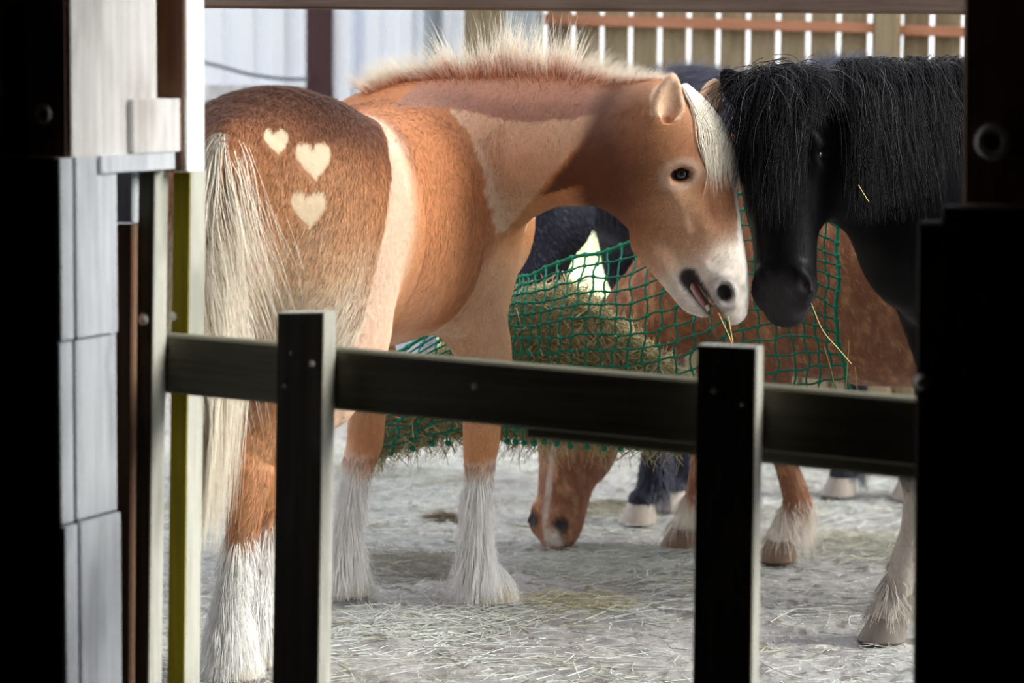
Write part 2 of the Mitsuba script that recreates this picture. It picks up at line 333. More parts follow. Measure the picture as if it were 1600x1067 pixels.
add('timber_post', bbox(u0, u1, -.12, -.02, -.02, 2.65, .006), 'm_wood_slat', label='square brown timber post in front of the slatted screen', cat='post')
u0, u1 = bl(PB(787, 60, -.2))[0], bl(PB(848, 60, -.2))[0]
sp = [tube([bpt((u0 + u1) / 2, -.2, z) for z in (-.03, 2.65)], (u1 - u0) / 2 * .93, 24)]
add('steel_post', sp[0], 'm_steel_grey', True, label='grey round steel post before the slatted screen, behind the mane', cat='post')
# white corrugated sheet at the left
x0, x1 = bl(PB(150, 60))[0], bl(PB(688, 60))[0]
prof = []; uu = x0; pt = (bl(PB(430, 60))[0] - bl(PB(334, 60))[0]) / 2
while uu < x1:
    prof += [(uu, 0), (uu + pt * .40, 0), (uu + pt * .52, .035), (uu + pt * .88, .035)]; uu += pt
prof = np.array(prof); zs = (1.36, 2.65); v = np.array([bpt(a, b - .06, z) for a, b in prof for z in zs]); k = len(prof)
f = [[2 * i, 2 * i + 2, 2 * i + 3] for i in range(k - 1)] + [[2 * i, 2 * i + 3, 2 * i + 1] for i in range(k - 1)]
v2 = v + BV * .004; f2 = [[a + 2 * k, c + 2 * k, b + 2 * k] for a, b, c in f]
add('wall_back_001', trimesh.Trimesh(np.vstack([v, v2]), f + f2, process=False), 'm_white_sheet', label='white corrugated metal cladding at the back left of the yard', kind='structure')
add('wall_back_001__sill_board', bbox(x0, x1, -.10, .0, 1.30, 1.375), 'm_wood_pale')
add('wall_back_001__plinth', bbox(x0, x1, -.06, .0, -.02, 1.30), 'm_wood_grey')
u0, u1 = bl(PB(478, 60, -.16))[0], bl(PB(515, 60, -.16))[0]
add('maroon_post', bbox(u0, u1, -.16, -.125, -.03, 2.65, .004), 'm_maroon', label='dark maroon steel post in front of the white cladding', cat='post')
u0, u1 = bl(PB(519.5, 60, -.12))[0], bl(PB(547, 60, -.12))[0]
add('white_post', bbox(u0, u1, -.12, -.065, -.03, 2.65, .004), 'm_white_sheet', label='flat white post just right of the maroon post', cat='post')
u0 = bl(PB(675, 60, -.1))[0]
add('drain_pipe', tube([bpt(u0, -.1, z) for z in (-.03, 2.65)], .036, 20), 'm_steel_grey', True, label='grey pipe at the right end of the white cladding', cat='pipe')
cp = catmull([PB(x, y, -.22) for x, y in ((240, 62), (306, 93), (345, 104), (390, 116), (440, 123), (482, 124))], 8)
add('hanging_cable', tube(cp, .008, 8), 'm_cable', True, label='grey cable sagging across the white cladding to the maroon post', cat='cable')

# beyond the screen: a meadow in daylight
def meadow(p, n, uv):
    return mix(lin(196, 212, 138), lin(236, 238, 205), dr.clip(fbm(p.x * 1.5, p.y * 1.5, 0, 4) * 1.4 - .2, 0, 1))
bsdf('m_meadow', principled(proc(meadow), .9, .1))
mg = box(-45, 45, 12.4, 60, -.3, -.03); add('meadow', mg, 'm_meadow', label='bright sunlit grass beyond the slatted screen', kind='stuff')
# ================================================================ the clipped chestnut pony
def hoofed_leg(F, top, foot, h, kind, mid=None, k=0.045, scale=1.0):
    'top: rings (pos, hf, hb, w) of the upper leg down to the knee or hock; foot: hoof centre on the ground'
    foot = np.asarray(foot, float); knee = np.asarray(top[-1][0], float); z = np.array([0, 0, 1.0]); S = scale
    fet = foot + z * 0.155 * S - h * 0.035 * S if mid is None else np.asarray(mid, float)
    can = knee * .5 + fet * .5
    rings = list(top) + [(knee * .8 + fet * .2, .036 * S, .042 * S, .037 * S), (can, .031 * S, .039 * S, .032 * S), (fet + z * .03, .037 * S, .045 * S, .038 * S), (fet - z * .012, .042 * S, .046 * S, .042 * S),
            (foot * .45 + fet * .55 - z * .005, .038 * S, .038 * S, .038 * S), (foot + z * .062 * S - h * .0, .046 * S, .042 * S, .044 * S)]
    F.chain([r[0] for r in rings], [r[1] for r in rings], [r[2] for r in rings], [r[3] for r in rings], h, k=k)
    return fet
def hoof_mesh(foot, h, scale=1.0):
    'a hoof: tapered, longer at the toe, flat below, bevelled at the sole'
    r = np.cross(h, [0, 0, 1.0]); rows = []
    for z, a, b, w, off in ((0, .070, .052, .060, .012), (.006, .073, .055, .063, .012), (.035, .061, .050, .055, .006), (.066, .050, .045, .048, -.002), (.072, .04, .036, .038, -.004)):
        ang = np.arange(20) * 2 * np.pi / 20
        rows.append(np.array([foot + scale * (h * (off + (a if math.cos(q) > 0 else b) * math.cos(q)) + r * w * math.sin(q)) + np.array([0, 0, z * scale]) for q in ang]))
    v = np.vstack(rows + [rows[0].mean(0), rows[-1].mean(0)]); n = 20; f = []
    for i in range(len(rows) - 1):
        for j in range(n): f += [[i * n + j, i * n + (j + 1) % n, (i + 1) * n + (j + 1) % n], [i * n + j, (i + 1) * n + (j + 1) % n, (i + 1) * n + j]]
    for j in range(n): f += [[len(v) - 2, (j + 1) % n, j], [len(v) - 1, (len(rows) - 1) * n + j, (len(rows) - 1) * n + (j + 1) % n]]
    m = trimesh.Trimesh(v, f, process=False); m.fix_normals(); return m
def hoof_colour(m, base):
    q = meshkit.fbm(m.vertices * np.array([60, 60, 9]), 3); return np.clip(np.asarray(base) * (0.7 + 0.6 * q[:, None]), 0, 1)

C_o = np.array([-0.64, 6.11, 0]); C_h = unit([0.409, 0.912, 0]); C_r = np.array([C_h[1], -C_h[0], 0])
def C(t, s, z): return C_o + C_h * t + C_r * s + np.array([0, 0, z])
def Cl(p): q = np.asarray(p) - C_o; return q @ C_h, q @ C_r, q[..., 2]
FC = Field([-1.15, 5.62, -0.01], [1.05, 7.45, 1.62], 0.0062)
tor = [(-.15, 0, 1.10, .10, .14, .11), (-.08, 0, 1.12, .20, .26, .20), (.04, 0, 1.13, .275, .32, .265), (.18, 0, 1.12, .298, .34, .288), (.36, 0, 1.08, .29, .32, .285), (.54, 0, 1.05, .30, .315, .30),
       (.72, 0.01, 1.04, .325, .30, .285), (.86, .02, 1.05, .34, .29, .25), (.99, .05, 1.05, .29, .26, .235), (1.09, .09, 1.03, .22, .2, .19)]
FC.chain([C(*r[:3]) for r in tor], [r[3] for r in tor], [r[4] for r in tor], [r[5] for r in tor], (0, 0, 1), k=.03, cap=.8)
# fuller quarters and shoulders on both sides
for sg in (1, -1):
    FC.ball(C(.12, .15 * sg, 1.04), 0, k=.06, rr=(.30, .155, .23), axis=C_h)
    FC.ball(C(.90, .135 * sg + .03, 1.0), 0, k=.07, rr=(.27, .11, .16), axis=C_h)
# neck, bent to the right
nk = [(600, 285, 6.95, .25, .24, .19), (690, 262, 6.93, .245, .23, .165), (770, 246, 6.84, .218, .20, .14), (850, 232, 6.73, .197, .158, .115), (925, 228, 6.62, .178, .155, .10), (985, 236, 6.53, .152, .15, .098), (1030, 240, 6.48, .14, .11, .097)]
FC.chain([P(*r[:3]) for r in nk], [r[3] for r in nk], [r[4] for r in nk], [r[5] for r in nk], (0.05, 0, 1), k=.07)
# head
HY = 6.47; Hb = unit([.955, -.2, .21]); Ha = unit(P(1125, 470, HY) - P(1040, 175, HY)); Hb = unit(Hb - (Hb @ Ha) * Ha); Hc = np.cross(Ha, Hb); Hc = Hc * np.sign(-Hc[1])
hd = [(1030, 165, .045, .10, .075), (1045, 195, .075, .135, .09), (1057, 235, .115, .143, .098), (1068, 270, .128, .152, .099), (1078, 305, .122, .163, .092), (1088, 345, .112, .150, .078), (1099, 385, .103, .118, .066), (1109, 415, .096, .080, .062), (1122, 442, .082, .060, .062), (1133, 466, .064, .052, .060), (1143, 482, .042, .042, .046)]
FC.chain([P(r[0], r[1], HY) for r in hd], [r[2] for r in hd], [r[3] for r in hd], [r[4] for r in hd], Hb, k=.12)
def HD(px, py, side=0.0): return P(px, py, HY) + Hc * side            # side > 0: towards the camera, the head's right
def hx(px, py): return HD(px, py)
# lower jaw, dropped open
jw = [(1018, 375, .06, .055, .055), (1045, 415, .045, .045, .048), (1066, 448, .03, .036, .042), (1083, 470, .024, .032, .040), (1100, 482, .020, .022, .036)]
FC.chain([hx(r[0], r[1]) for r in jw], [r[2] for r in jw], [r[3] for r in jw], [r[4] for r in jw], Hb, k=.022)
FC.chain([hx(1086, 437), hx(1094, 452), hx(1106, 468), hx(1120, 485), hx(1130, 502)], [.007, .014, .018, .017, .017], [.007, .014, .018, .017, .017], [.045, .06, .07, .08, .08], Hb, k=.006, op='sub')
for sg in (1, -1):
    FC.chain([HD(1095, 262, .078 * sg), HD(1075, 252, .092 * sg), HD(1056, 258, .092 * sg)], .022, .02, .02, Hb, k=.03)  # brow
    FC.chain([HD(1050, 284, .094 * sg), HD(1078, 308, .083 * sg), HD(1100, 348, .060 * sg)], .016, .016, .017, Hb, k=.03)  # cheek ridge
    FC.chain([HD(1128, 432, .048 * sg), HD(1138, 452, .050 * sg), HD(1142, 468, .046 * sg)], .026, .022, .02, Hb, k=.02)  # nostril rim
    FC.ball(HD(1137, 452, .070 * sg), 0, k=.010, op='sub', rr=(.019, .024, .028), ref=Hb, axis=Ha)
    FC.ball(HD(1072, 266, .112 * sg), 0, k=.014, op='sub', rr=(.026, .016, .018), ref=Hb, axis=Ha)
    FC.chain([HD(1062, 300, .094 * sg), HD(1072, 325, .083 * sg), HD(1078, 352, .072 * sg)], .013, .013, .015, Hb, k=.02)
    FC.chain([HD(1092, 300, .080 * sg), HD(1100, 325, .070 * sg), HD(1108, 352, .060 * sg)], .012, .012, .013, Hb, k=.02)
    FC.chain([HD(1105, 405, .064 * sg), HD(1118, 395, .058 * sg), HD(1135, 392, .045 * sg)], .010, .012, .010, Hb, k=.03)
# ears
def ear(F, base, tip, out, wide, w=.036, d=.02, k=.02):
    base, tip, out = np.asarray(base), np.asarray(tip), unit(out); a = unit(tip - base); L = np.linalg.norm(tip - base); wide = unit(wide - (wide @ a) * a)
    pts = [base, base + a * L * .35, base + a * L * .65, base + a * L * .88, tip]
    F.chain(pts, [w * .75, w, w * .86, w * .5, .006], [w * .75, w, w * .86, w * .5, .006], [d, d, d * .8, d * .6, .005], wide, k=k)
    o = np.cross(a, wide); o = o * np.sign(o @ out)
    F.chain([base + a * L * q + o * d * 1.0 for q in (.2, .45, .7, .86)], [w * .42, w * .66, w * .55, w * .2], [w * .42, w * .66, w * .55, w * .2], [d * .8, d * .95, d * .8, d * .5], wide, k=.008, op='sub')
ear(FC, HD(1041, 196, .075), HD(1059, 112, .087), [.6, -1, 0], [1.0, .35, 0.1], w=.043)
ear(FC, HD(1098, 182, -.06), HD(1113, 128, -.075), [.6, -.6, 0], [1.0, .5, 0])
# legs
Z0 = G(362, 1060), G(405, 1038), G(768, 940), G(545, 930)
RH, LH, RF, LF = [np.array([q[0], q[1], 0]) for q in Z0]
hoofed_leg(FC, [(C(.10, .15, 1.02), .2, .17, .13), (C(.17, .165, .83), .165, .17, .115), (C(.12, .14, .69), .13, .125, .09), (P(402, 700, 6.08), .072, .07, .06), (P(394, 745, 6.06), .052, .072, .05), (P(385, 790, 6.05), .042, .055, .044)], RH, C_h, 'hind', P(360, 985, 6.02))
hoofed_leg(FC, [(C(.14, -.15, 1.02), .2, .17, .13), (C(.22, -.155, .83), .165, .17, .115), (C(.18, -.12, .69), .13, .125, .09), (C(.13, -.06, .575), .072, .07, .06), (P(428, 735, 6.25), .052, .072, .05), (P(424, 785, 6.23), .042, .055, .044)], LH, C_h, 'hind', P(408, 965, 6.17))
hoofed_leg(FC, [(C(.96, .16, .92), .10, .12, .085), (C(.90, .19, .80), .095, .105, .080), (P(758, 560, 6.93), .078, .085, .072), (P(754, 640, 6.95), .058, .06, .055), (P(752, 688, 6.95), .053, .05, .05), (P(750, 715, 6.95), .045, .046, .045)], RF, C_h, 'fore', P(748, 872, 6.93))
hoofed_leg(FC, [(C(.90, -.13, .92), .10, .12, .085), (C(.90, -.17, .80), .09, .10, .078), (P(585, 575, 7.03), .072, .078, .066), (P(574, 645, 7.05), .056, .058, .052), (P(570, 690, 7.05), .055, .05, .05), (P(562, 718, 7.04), .044, .046, .045)], LF, C_h, 'fore', P(541, 868, 7.0))
# dock
FC.chain([C(-.08, .03, 1.30), C(-.15, .05, 1.29), C(-.21, .065, 1.20), C(-.22, .065, 1.08)], [.05, .045, .036, .03], [.05, .045, .036, .03], [.05, .042, .034, .028], C_h, k=.05)
cm = FC.mesh(2)
# ---- coat colours, laid out in the pony's own coordinates (t forward, s to its right, z up; a, b, c on the head)
def vnormals(m):
    v, f = m.vertices, m.faces; n = np.zeros_like(v); fn = np.cross(v[f[:, 1]] - v[f[:, 0]], v[f[:, 2]] - v[f[:, 0]])
    for k in range(3): np.add.at(n, f[:, k], fn)
    return n / (np.linalg.norm(n, axis=1, keepdims=True) + 1e-12)
def sm(a, b, x): t = np.clip((x - a) / (b - a), 0, 1); return t * t * (3 - 2 * t)
def blend(c, col, w): w = np.asarray(w)[:, None]; return c * (1 - w) + np.asarray(col) * w
HA0 = HD(1040, 175)
def hab(p): q = np.asarray(p) - HA0; return q @ Ha, q @ Hb, q @ Hc
def hpx(px, py): return hab(HD(px, py))[:2]
HEART = [(431, 233), (491, 268), (487, 343)]
def heart_poly(t0, z0, size, tilt):
    a = np.linspace(0, 2 * np.pi, 60)[:-1]; x = .0625 * 16 * np.sin(a) ** 3; y = .0625 * (13 * np.cos(a) - 5 * np.cos(2 * a) - 2 * np.cos(3 * a) - np.cos(4 * a))
    return np.stack([x, y], 1)
def heart_sdf(x, y):
    'below 0 inside a heart of half-width 1'
    ax = np.abs(x); y = y + .25
    return np.where(y > .5 * 0 + .0, np.hypot(ax - .5, np.maximum(y - .32, 0) * 1.05) - .5, 0) if False else (ax * .98) ** 2 + (1.15 * y - .85 * np.sqrt(ax + 1e-6)) ** 2 - 1
def coat_colour(p, n):
    t, s, z = Cl(p); a, b, c = hab(p)
    q = meshkit.fbm(p * 9, 3, 1); q2 = meshkit.fbm(p * 55, 3, 2); q3 = meshkit.fbm(p * np.array([160, 160, 25]), 2, 4)
    wob = (meshkit.fbm(p * 40, 2, 8) - .5) * .014
    chest = lin(196, 132, 80); clip = lin(226, 184, 150); pale = lin(232, 200, 168); dark = lin(104, 62, 38); white = lin(242, 240, 238)
    col = np.tile(chest, (len(p), 1))
    # quarters: dark along the top, paler low down and towards the tail
    zr = z + (q - .5) * .14 + .25 * np.clip(t, -.2, .2) - .10 * np.clip(s, -.3, .3)
    grad = np.stack([np.interp(zr, [.52, .66, .78, .86, .94, 1.06, 1.16, 1.24, 1.32, 1.40], ch) for ch in zip(*[lin(*c_) for c_ in ((192, 132, 86), (204, 150, 108), (234, 214, 194), (234, 210, 186), (224, 184, 148), (200, 144, 98), (190, 126, 74), (164, 100, 54), (112, 64, 38), (88, 50, 32))])], 1)
    col = blend(col, grad, (1 - sm(.5, .66, t)))
    col[:] = np.where((t < .5)[:, None], grad, col)
    zz = [.60, .84, .98, 1.07, 1.17, 1.26, 1.30, 1.35, 1.40]
    rb = np.interp(z, zz, [.06, .07, .084, .115, .168, .25, .35, .52, .6]); rbR = np.interp(z, [.7, .79, .94, 1.05, 1.15, 1.24, 1.31, 1.37, 1.40], [.40, .34, .32, .35, .37, .415, .50, .60, .62])
    side = s > -1
    band = sm(-.004, .004, t - rb + wob) * (1 - sm(-.09, .05, t - rbR + wob * 2))
    rumpedge = np.exp(-((t - rb + .02) / .02) ** 2) * (z > .85) * (t < .55)
    col = blend(col, lin(150, 92, 52), rumpedge * .35)
    body = (z > .6) & (t > -.05) & (t < .85) & (np.abs(s) < .34)
    col = blend(col, lin(222, 184, 158), band * body)
    sB = np.interp(z, [.85, .98, 1.097, 1.209, 1.296, 1.371], [.27, .29, .297, .278, .23, .149]) + .03 * (t < .735)
    inS = np.where(((t < .772) | ((z > 1.25) & (t < .95))) & (s < sB), 1.0, 0.0)
    edge = np.maximum(sm(-.004, .004, t - .80 + wob) * (z < 1.25), sm(-.004, .004, s - sB + wob))
    saddle = sm(-.06, .05, t - rbR) * (1 - edge) * (t < .95)
    col = blend(col, lin(190, 118, 66), saddle * sm(.66, .76, z) * .85)
    col = blend(col, lin(170, 100, 56), saddle * np.exp(-((t - .74) / .06) ** 2) * .35)
    # shoulder and neck: clipped, with a pointed lower edge
    zlow = np.interp(t, [.77, .79, .927, 1.03, 1.06], [1.06, 1.02, .943, 1.049, 1.06])
    nline = .424 + 1.126 * (z - 1.151)
    neck = edge * (a < .3) * (t > .55)
    cl = neck * np.where(t > .772, sm(-.004, .004, z - zlow + wob), sm(.98, 1.0, z)) * (1 - sm(-.006, .006, s - nline + wob))
    col = blend(col, lin(222, 178, 142), cl)
    col = blend(col, lin(232, 196, 166), cl * np.exp(-((s - sB - .012) / .014) ** 2) * (z < 1.27) * .8)
    # rose-brown band below the mane and the unclipped throat, its shade also put into the colour
    mz = np.interp(s, [-.1, .155, .33, .41, .55, .68, .8], [1.37, 1.363, 1.336, 1.332, 1.343, 1.368, 1.372])
    band2 = sm(-.003, .003, z - mz + wob) * ((t > .60) & (s > .03))
    col = blend(col, lin(190, 130, 100), band2 * (a < .12))
    col = blend(col, lin(140, 100, 90), band2 * (a < .12) * np.exp(-((z - mz - .02) / .03) ** 2) * .55)
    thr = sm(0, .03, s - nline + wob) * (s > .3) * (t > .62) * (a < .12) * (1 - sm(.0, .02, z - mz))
    hw = sm(-.19, -.07, b + .5 * a)
    onhead = (s > .55) & (t > .5)
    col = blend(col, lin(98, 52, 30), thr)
    # head
    hcol = np.tile(lin(186, 126, 82), (len(p), 1)) * (.85 + .3 * q3)[:, None]
    hcol = blend(hcol, lin(92, 48, 28), (1 - sm(-.17, .03, b + (q - .5) * .06)) * (1 - sm(.16, .40, a)))  # throat side of the head, darkened beyond its coat with painted shade
    hcol = blend(hcol, lin(156, 94, 56), np.exp(-((a - .10) / .08) ** 2) * sm(-.03, .06, b) * .7)
    hcol = blend(hcol, lin(160, 96, 58), sm(.10, .16, a) * (1 - sm(.26, .33, a)) * sm(.02, .06, b) * .7)
    hcol = blend(hcol, lin(214, 170, 136), np.exp(-((a - .25) / .07) ** 2 - ((b + .02) / .05) ** 2) * .6)
    hcol = blend(hcol, lin(216, 176, 146), sm(.26, .40, a) * .8)
    hcol = blend(hcol, lin(228, 216, 206), sm(.335, .42, a + b * .25 + (q - .5) * .05))
    ble = np.interp(a, [0, .1, .2, .3, .38], [.055, .048, .035, .020, .03])
    hcol = blend(hcol, lin(244, 238, 230), (1 - sm(-.008, .008, np.abs(c) - ble + wob)) * sm(.03, .05, b))
    # darker stripes down the face beside the blaze
    hcol = blend(hcol, lin(160, 100, 62), np.exp(-((np.abs(c) - .062 + .05 * a) / .014) ** 2) * sm(.12, .2, a) * (1 - sm(.28, .36, a)) * sm(.02, .05, b) * .6)
    # eye, nostril, lips
    ea, eb = hpx(1072, 266); de = np.hypot((a - ea) * 1.0, (b - eb) * .75)
    hcol = blend(hcol, lin(222, 200, 182), (np.exp(-((de - .032) / .010) ** 2)) * (np.abs(c) > .05) * .45)
    de2 = np.hypot((a - ea) * 1.25 - (b - eb) * .25, (b - eb) * .8 + (a - ea) * .25)
    hcol = blend(hcol, lin(30, 24, 22), (1 - sm(.018, .024, de2)) * (np.abs(c) > .05))
    na, nb_ = hpx(1136, 452); dn = np.hypot(a - na, b - nb_)
    hcol = blend(hcol, lin(128, 120, 124), (1 - sm(.03, .06, dn + (q2 - .5) * .02)) * (np.abs(c) > .02) * .75)
    hcol = blend(hcol, lin(30, 26, 28), (1 - sm(.017, .025, dn)) * (np.abs(c) > .02))
    m0, m1 = np.array(hpx(1080, 430)), np.array(hpx(1122, 488)); mv = m1 - m0; tt = np.clip(((a - m0[0]) * mv[0] + (b - m0[1]) * mv[1]) / (mv @ mv), 0, 1)
    dm = np.hypot(a - m0[0] - tt * mv[0], b - m0[1] - tt * mv[1])
    hcol = blend(hcol, lin(96, 86, 88), (1 - sm(.014, .034, dm + (q2 - .5) * .01)) * sm(.27, .31, a) * .85)
    hcol = blend(hcol, lin(236, 228, 222), np.exp(-((dn - .033) / .006) ** 2) * (np.abs(c) > .02) * .5)
    hcol = blend(hcol, lin(40, 30, 30), (1 - sm(.008 + .010 * (1 - tt), .018 + .012 * (1 - tt), dm)) * sm(.27, .31, a))
    wh = sm(.52, .60, s + .1 * a + (q - .5) * .03) * (s > .5)
    whead = np.maximum(wh * sm(-.20, -.10, b + .9 * a + .08) , sm(.10, .14, a) * (s > .6))
    col = np.where((s > .45)[:, None], blend(col, hcol, np.clip(whead, 0, 1)), col)
    # inside of the ears
    ears = np.zeros(len(p), bool)
    for e0, e1 in ((HD(1041, 196, .075), HD(1058, 117, .085)), (HD(1098, 182, -.06), HD(1113, 128, -.075))):
        ea_ = e1 - e0; eu = (p - e0) @ ea_ / (ea_ @ ea_); ears |= (eu > .22) & (eu < 1.2) & (np.linalg.norm(p - e0 - eu[:, None] * ea_, axis=1) < .046)
    col = blend(col, lin(226, 190, 160), ears * .7)
    col = blend(col, lin(212, 166, 128), (t > .74) * (1 - sm(.92, 1.02, z)) * sm(.45, .6, z) * .75 * (s < .5))
    # legs: white stockings
    fore = t > .5
    hi = np.where(fore, .42, .38); lo = np.where(fore, .32, .26)
    wl = (1 - sm(lo, hi, z + (q - .5) * .12)) * (z < .6)
    col = blend(col, white, wl)
    col = blend(col, lin(186, 178, 168), wl * sm(.5, .7, q) * .35 * (z < .3))
    # belly and inner thighs paler
    col = blend(col, lin(226, 196, 170), (1 - sm(.72, .82, z)) * (z > .62) * (t > .3) * (t < .8) * .6)
    # three clipped hearts
    for i, (ht, hz, hs) in enumerate(HEARTS):
        x = (t * HT[0] + s * HT[1] - ht) / hs; y = (z - hz) / hs
        d = heart_sdf(x, y)
        ins = (1 - sm(-.12, .12, d)) * (s > .02) * (t < .2)
        col = blend(col, lin(148, 88, 48), np.exp(-((d - .28) / .22) ** 2) * (s > .02) * (t < .2) * .45)
        col = blend(col, lin(226, 200, 166), ins)
    col = col * (0.80 + .26 * q + .14 * q2)[:, None] * (.92 + .16 * q3)[:, None]
    lum = col @ np.array([.3, .55, .15]); col = col * .87 + lum[:, None] * .13
    return np.clip(col, 0, 1)
# hearts lie on the right quarter: (distance along the quarter, height, half-width)
HT = np.array([.62, .78])                       # along the surface of the quarter, towards the right and front
def hl(px, py):
    d = ray(px, py)[None]; loc = cm.ray.intersects_location(CAM[None], d / np.linalg.norm(d), multiple_hits=False)[0][0]
    t, s, z = Cl(loc); return t * HT[0] + s * HT[1], z
HEARTS = []
for (px, py), hs in (((433, 222), .030), ((491, 252), .043), ((484, 327), .043)):
    x, z = hl(px, py); HEARTS.append((x, z, hs))
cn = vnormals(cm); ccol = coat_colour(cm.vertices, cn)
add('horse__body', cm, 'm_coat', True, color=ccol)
tag('horse', 'clipped chestnut pony with a pale tail and three shaved hearts on its rump, mouth open', 'horse')
for i, q in enumerate((RH, LH, RF, LF)):
    m = hoof_mesh(q, unit(C_h + (0, 0, 0) if i < 2 else unit([.75, .66, 0]) if i == 2 else C_h)); add(f'horse__{num("hoof", i)}', m, 'm_horn', 40) if False else None
    m2 = trimesh.Trimesh(m.vertices, m.faces, process=False); add(f'horse__{num("hoof", i)}', m2, 'm_horn', True, color=hoof_colour(m2, lin(206, 194, 176)))
# eye, tongue, teeth
for i, sg in enumerate((1, -1)):
    ec = HD(1072, 266, .087 * sg); m = trimesh.creation.icosphere(3, .0205); m.apply_translation(ec); add(f'horse__{num("eye", i)}', m, 'm_eye', True)
def lid(p0, side, up, r):
    pass
tg = catmull([hx(1075, 440), hx(1088, 462), hx(1100, 477), hx(1108, 484)], 5)
tm = tube(tg, np.linspace(.018, .013, len(tg)), 12); w = tm.vertices - tg.mean(0); tm.vertices = tm.vertices + Hc * (w @ Hc)[:, None] * .9
add('horse__tongue', tm, 'm_mouth', True, color=np.tile(lin(216, 160, 158), (len(tm.vertices), 1)))
tl = []
for k in range(6):
    cpt = HD(1105, 479, .026 - .0105 * k) + Hb * .004
    tl.append(hull([cpt + Hc * a_ * .0045 + Hb * b_ * .004 - Ha * c_ * .007 for a_ in (-1, 1) for b_ in (-1, 1) for c_ in (-1, 1)]))
add('horse__teeth', cat_mesh(tl), 'm_mouth', 30, color=np.tile(lin(214, 200, 168), (1, 1))) if False else None
tmesh = cat_mesh(tl); add('horse__teeth', trimesh.Trimesh(tmesh.vertices, tmesh.faces, process=False), 'm_mouth', False, color=np.tile(lin(236, 228, 205), (len(tmesh.vertices), 1)))

# ---- short coat hair over the body: one small blade per hair, shaded with the skin beneath it
def fur(key, m, col, n, length, width, seed, comb, keep=None, mat='m_coat', var=.35, lift=.25):
    r = np.random.default_rng(seed); p, fi = trimesh.sample.sample_surface(m, n, seed=seed)
    f = m.faces[fi]; tri = m.vertices[f]
    bc = trimesh.triangles.points_to_barycentric(tri, p); nn = vnormals(m); N = np.einsum('ij,ijk->ik', bc, nn[f]); N /= np.linalg.norm(N, axis=1, keepdims=True) + 1e-9
    c = np.einsum('ij,ijk->ik', bc, col[f])
    view = CAM - p; view /= np.linalg.norm(view, axis=1, keepdims=True)
    k = (np.einsum('ij,ij->i', N, view) > -.35) & (r.random(n) < (1 if keep is None else keep(p)))
    p, N, c = p[k], N[k], c[k]; n = len(p)
    d = comb(p, N) + r.normal(0, .28, (n, 3)); d -= N * np.einsum('ij,ij->i', d, N)[:, None]; d /= np.linalg.norm(d, axis=1, keepdims=True) + 1e-9
    L = length(p) * r.uniform(.6, 1.3, n); sd = np.cross(d, N)
    a = r.uniform(.5, 1.5, n) * lift
    tip = p + (d * np.cos(a)[:, None] + N * np.sin(a)[:, None]) * L[:, None]
    w = width * r.uniform(.7, 1.3, n)[:, None]
    v = np.stack([p - sd * w - N * .001, p + sd * w - N * .001, tip], 1).reshape(-1, 3)
    ff = np.arange(3 * n).reshape(-1, 3)
    g = np.clip(1 + r.normal(0, var, n), .45, 1.9)[:, None]; c = np.clip(c * g, 0, .95)
    cc = np.stack([c * .9, c * .9, np.clip(c * 1.12, 0, .96)], 1).reshape(-1, 3)
    M = N + sd * r.normal(0, .12, n)[:, None]; NN = np.repeat(M / np.linalg.norm(M, axis=1, keepdims=True), 3, 0)
    add_n(key, v, ff, NN, mat, cc)
def c_comb(p, N):
    t, s, z = Cl(p); a, b, c = hab(p)
    d = -C_h * .55 + np.array([0, 0, -1.0]); d = np.tile(d, (len(p), 1)); hd_ = (s > .55)[:, None]
    return np.where(hd_, Ha * .6 + np.array([-.6, 0, -.1]), d)
def clipped(p):
    t, s, z = Cl(p); zz = [.60, .84, .98, 1.07, 1.17, 1.26, 1.30, 1.35, 1.40]; rb = np.interp(z, zz, [.06, .07, .084, .115, .168, .25, .35, .52, .6])
    return t > rb
def c_len(p):
    t, s, z = Cl(p); cl = clipped(p); L = np.where(cl, .011, .023); L = np.where((t > .40) & (t < .77) & (s < .33) & (z > .8), .019, L)
    for ht, hz, hs in HEARTS:
        x = (t * HT[0] + s * HT[1] - ht) / hs; y = (z - hz) / hs; L = np.where((heart_sdf(x, y) < .15) & (s > .02) & (t < .2), .004, L)
    L = np.where(z < .40, .034, L); L = np.where(s > .55, .010, L)
    return L
fur('horse__coat', cm, ccol, 420000, c_len, .0009, 11, c_comb, lambda p: np.where((Cl(p)[0] < .25) | (p[:, 2] < .42), 1.0, .8), var=.4, lift=.17)
tag('horse__coat', kind='stuff')

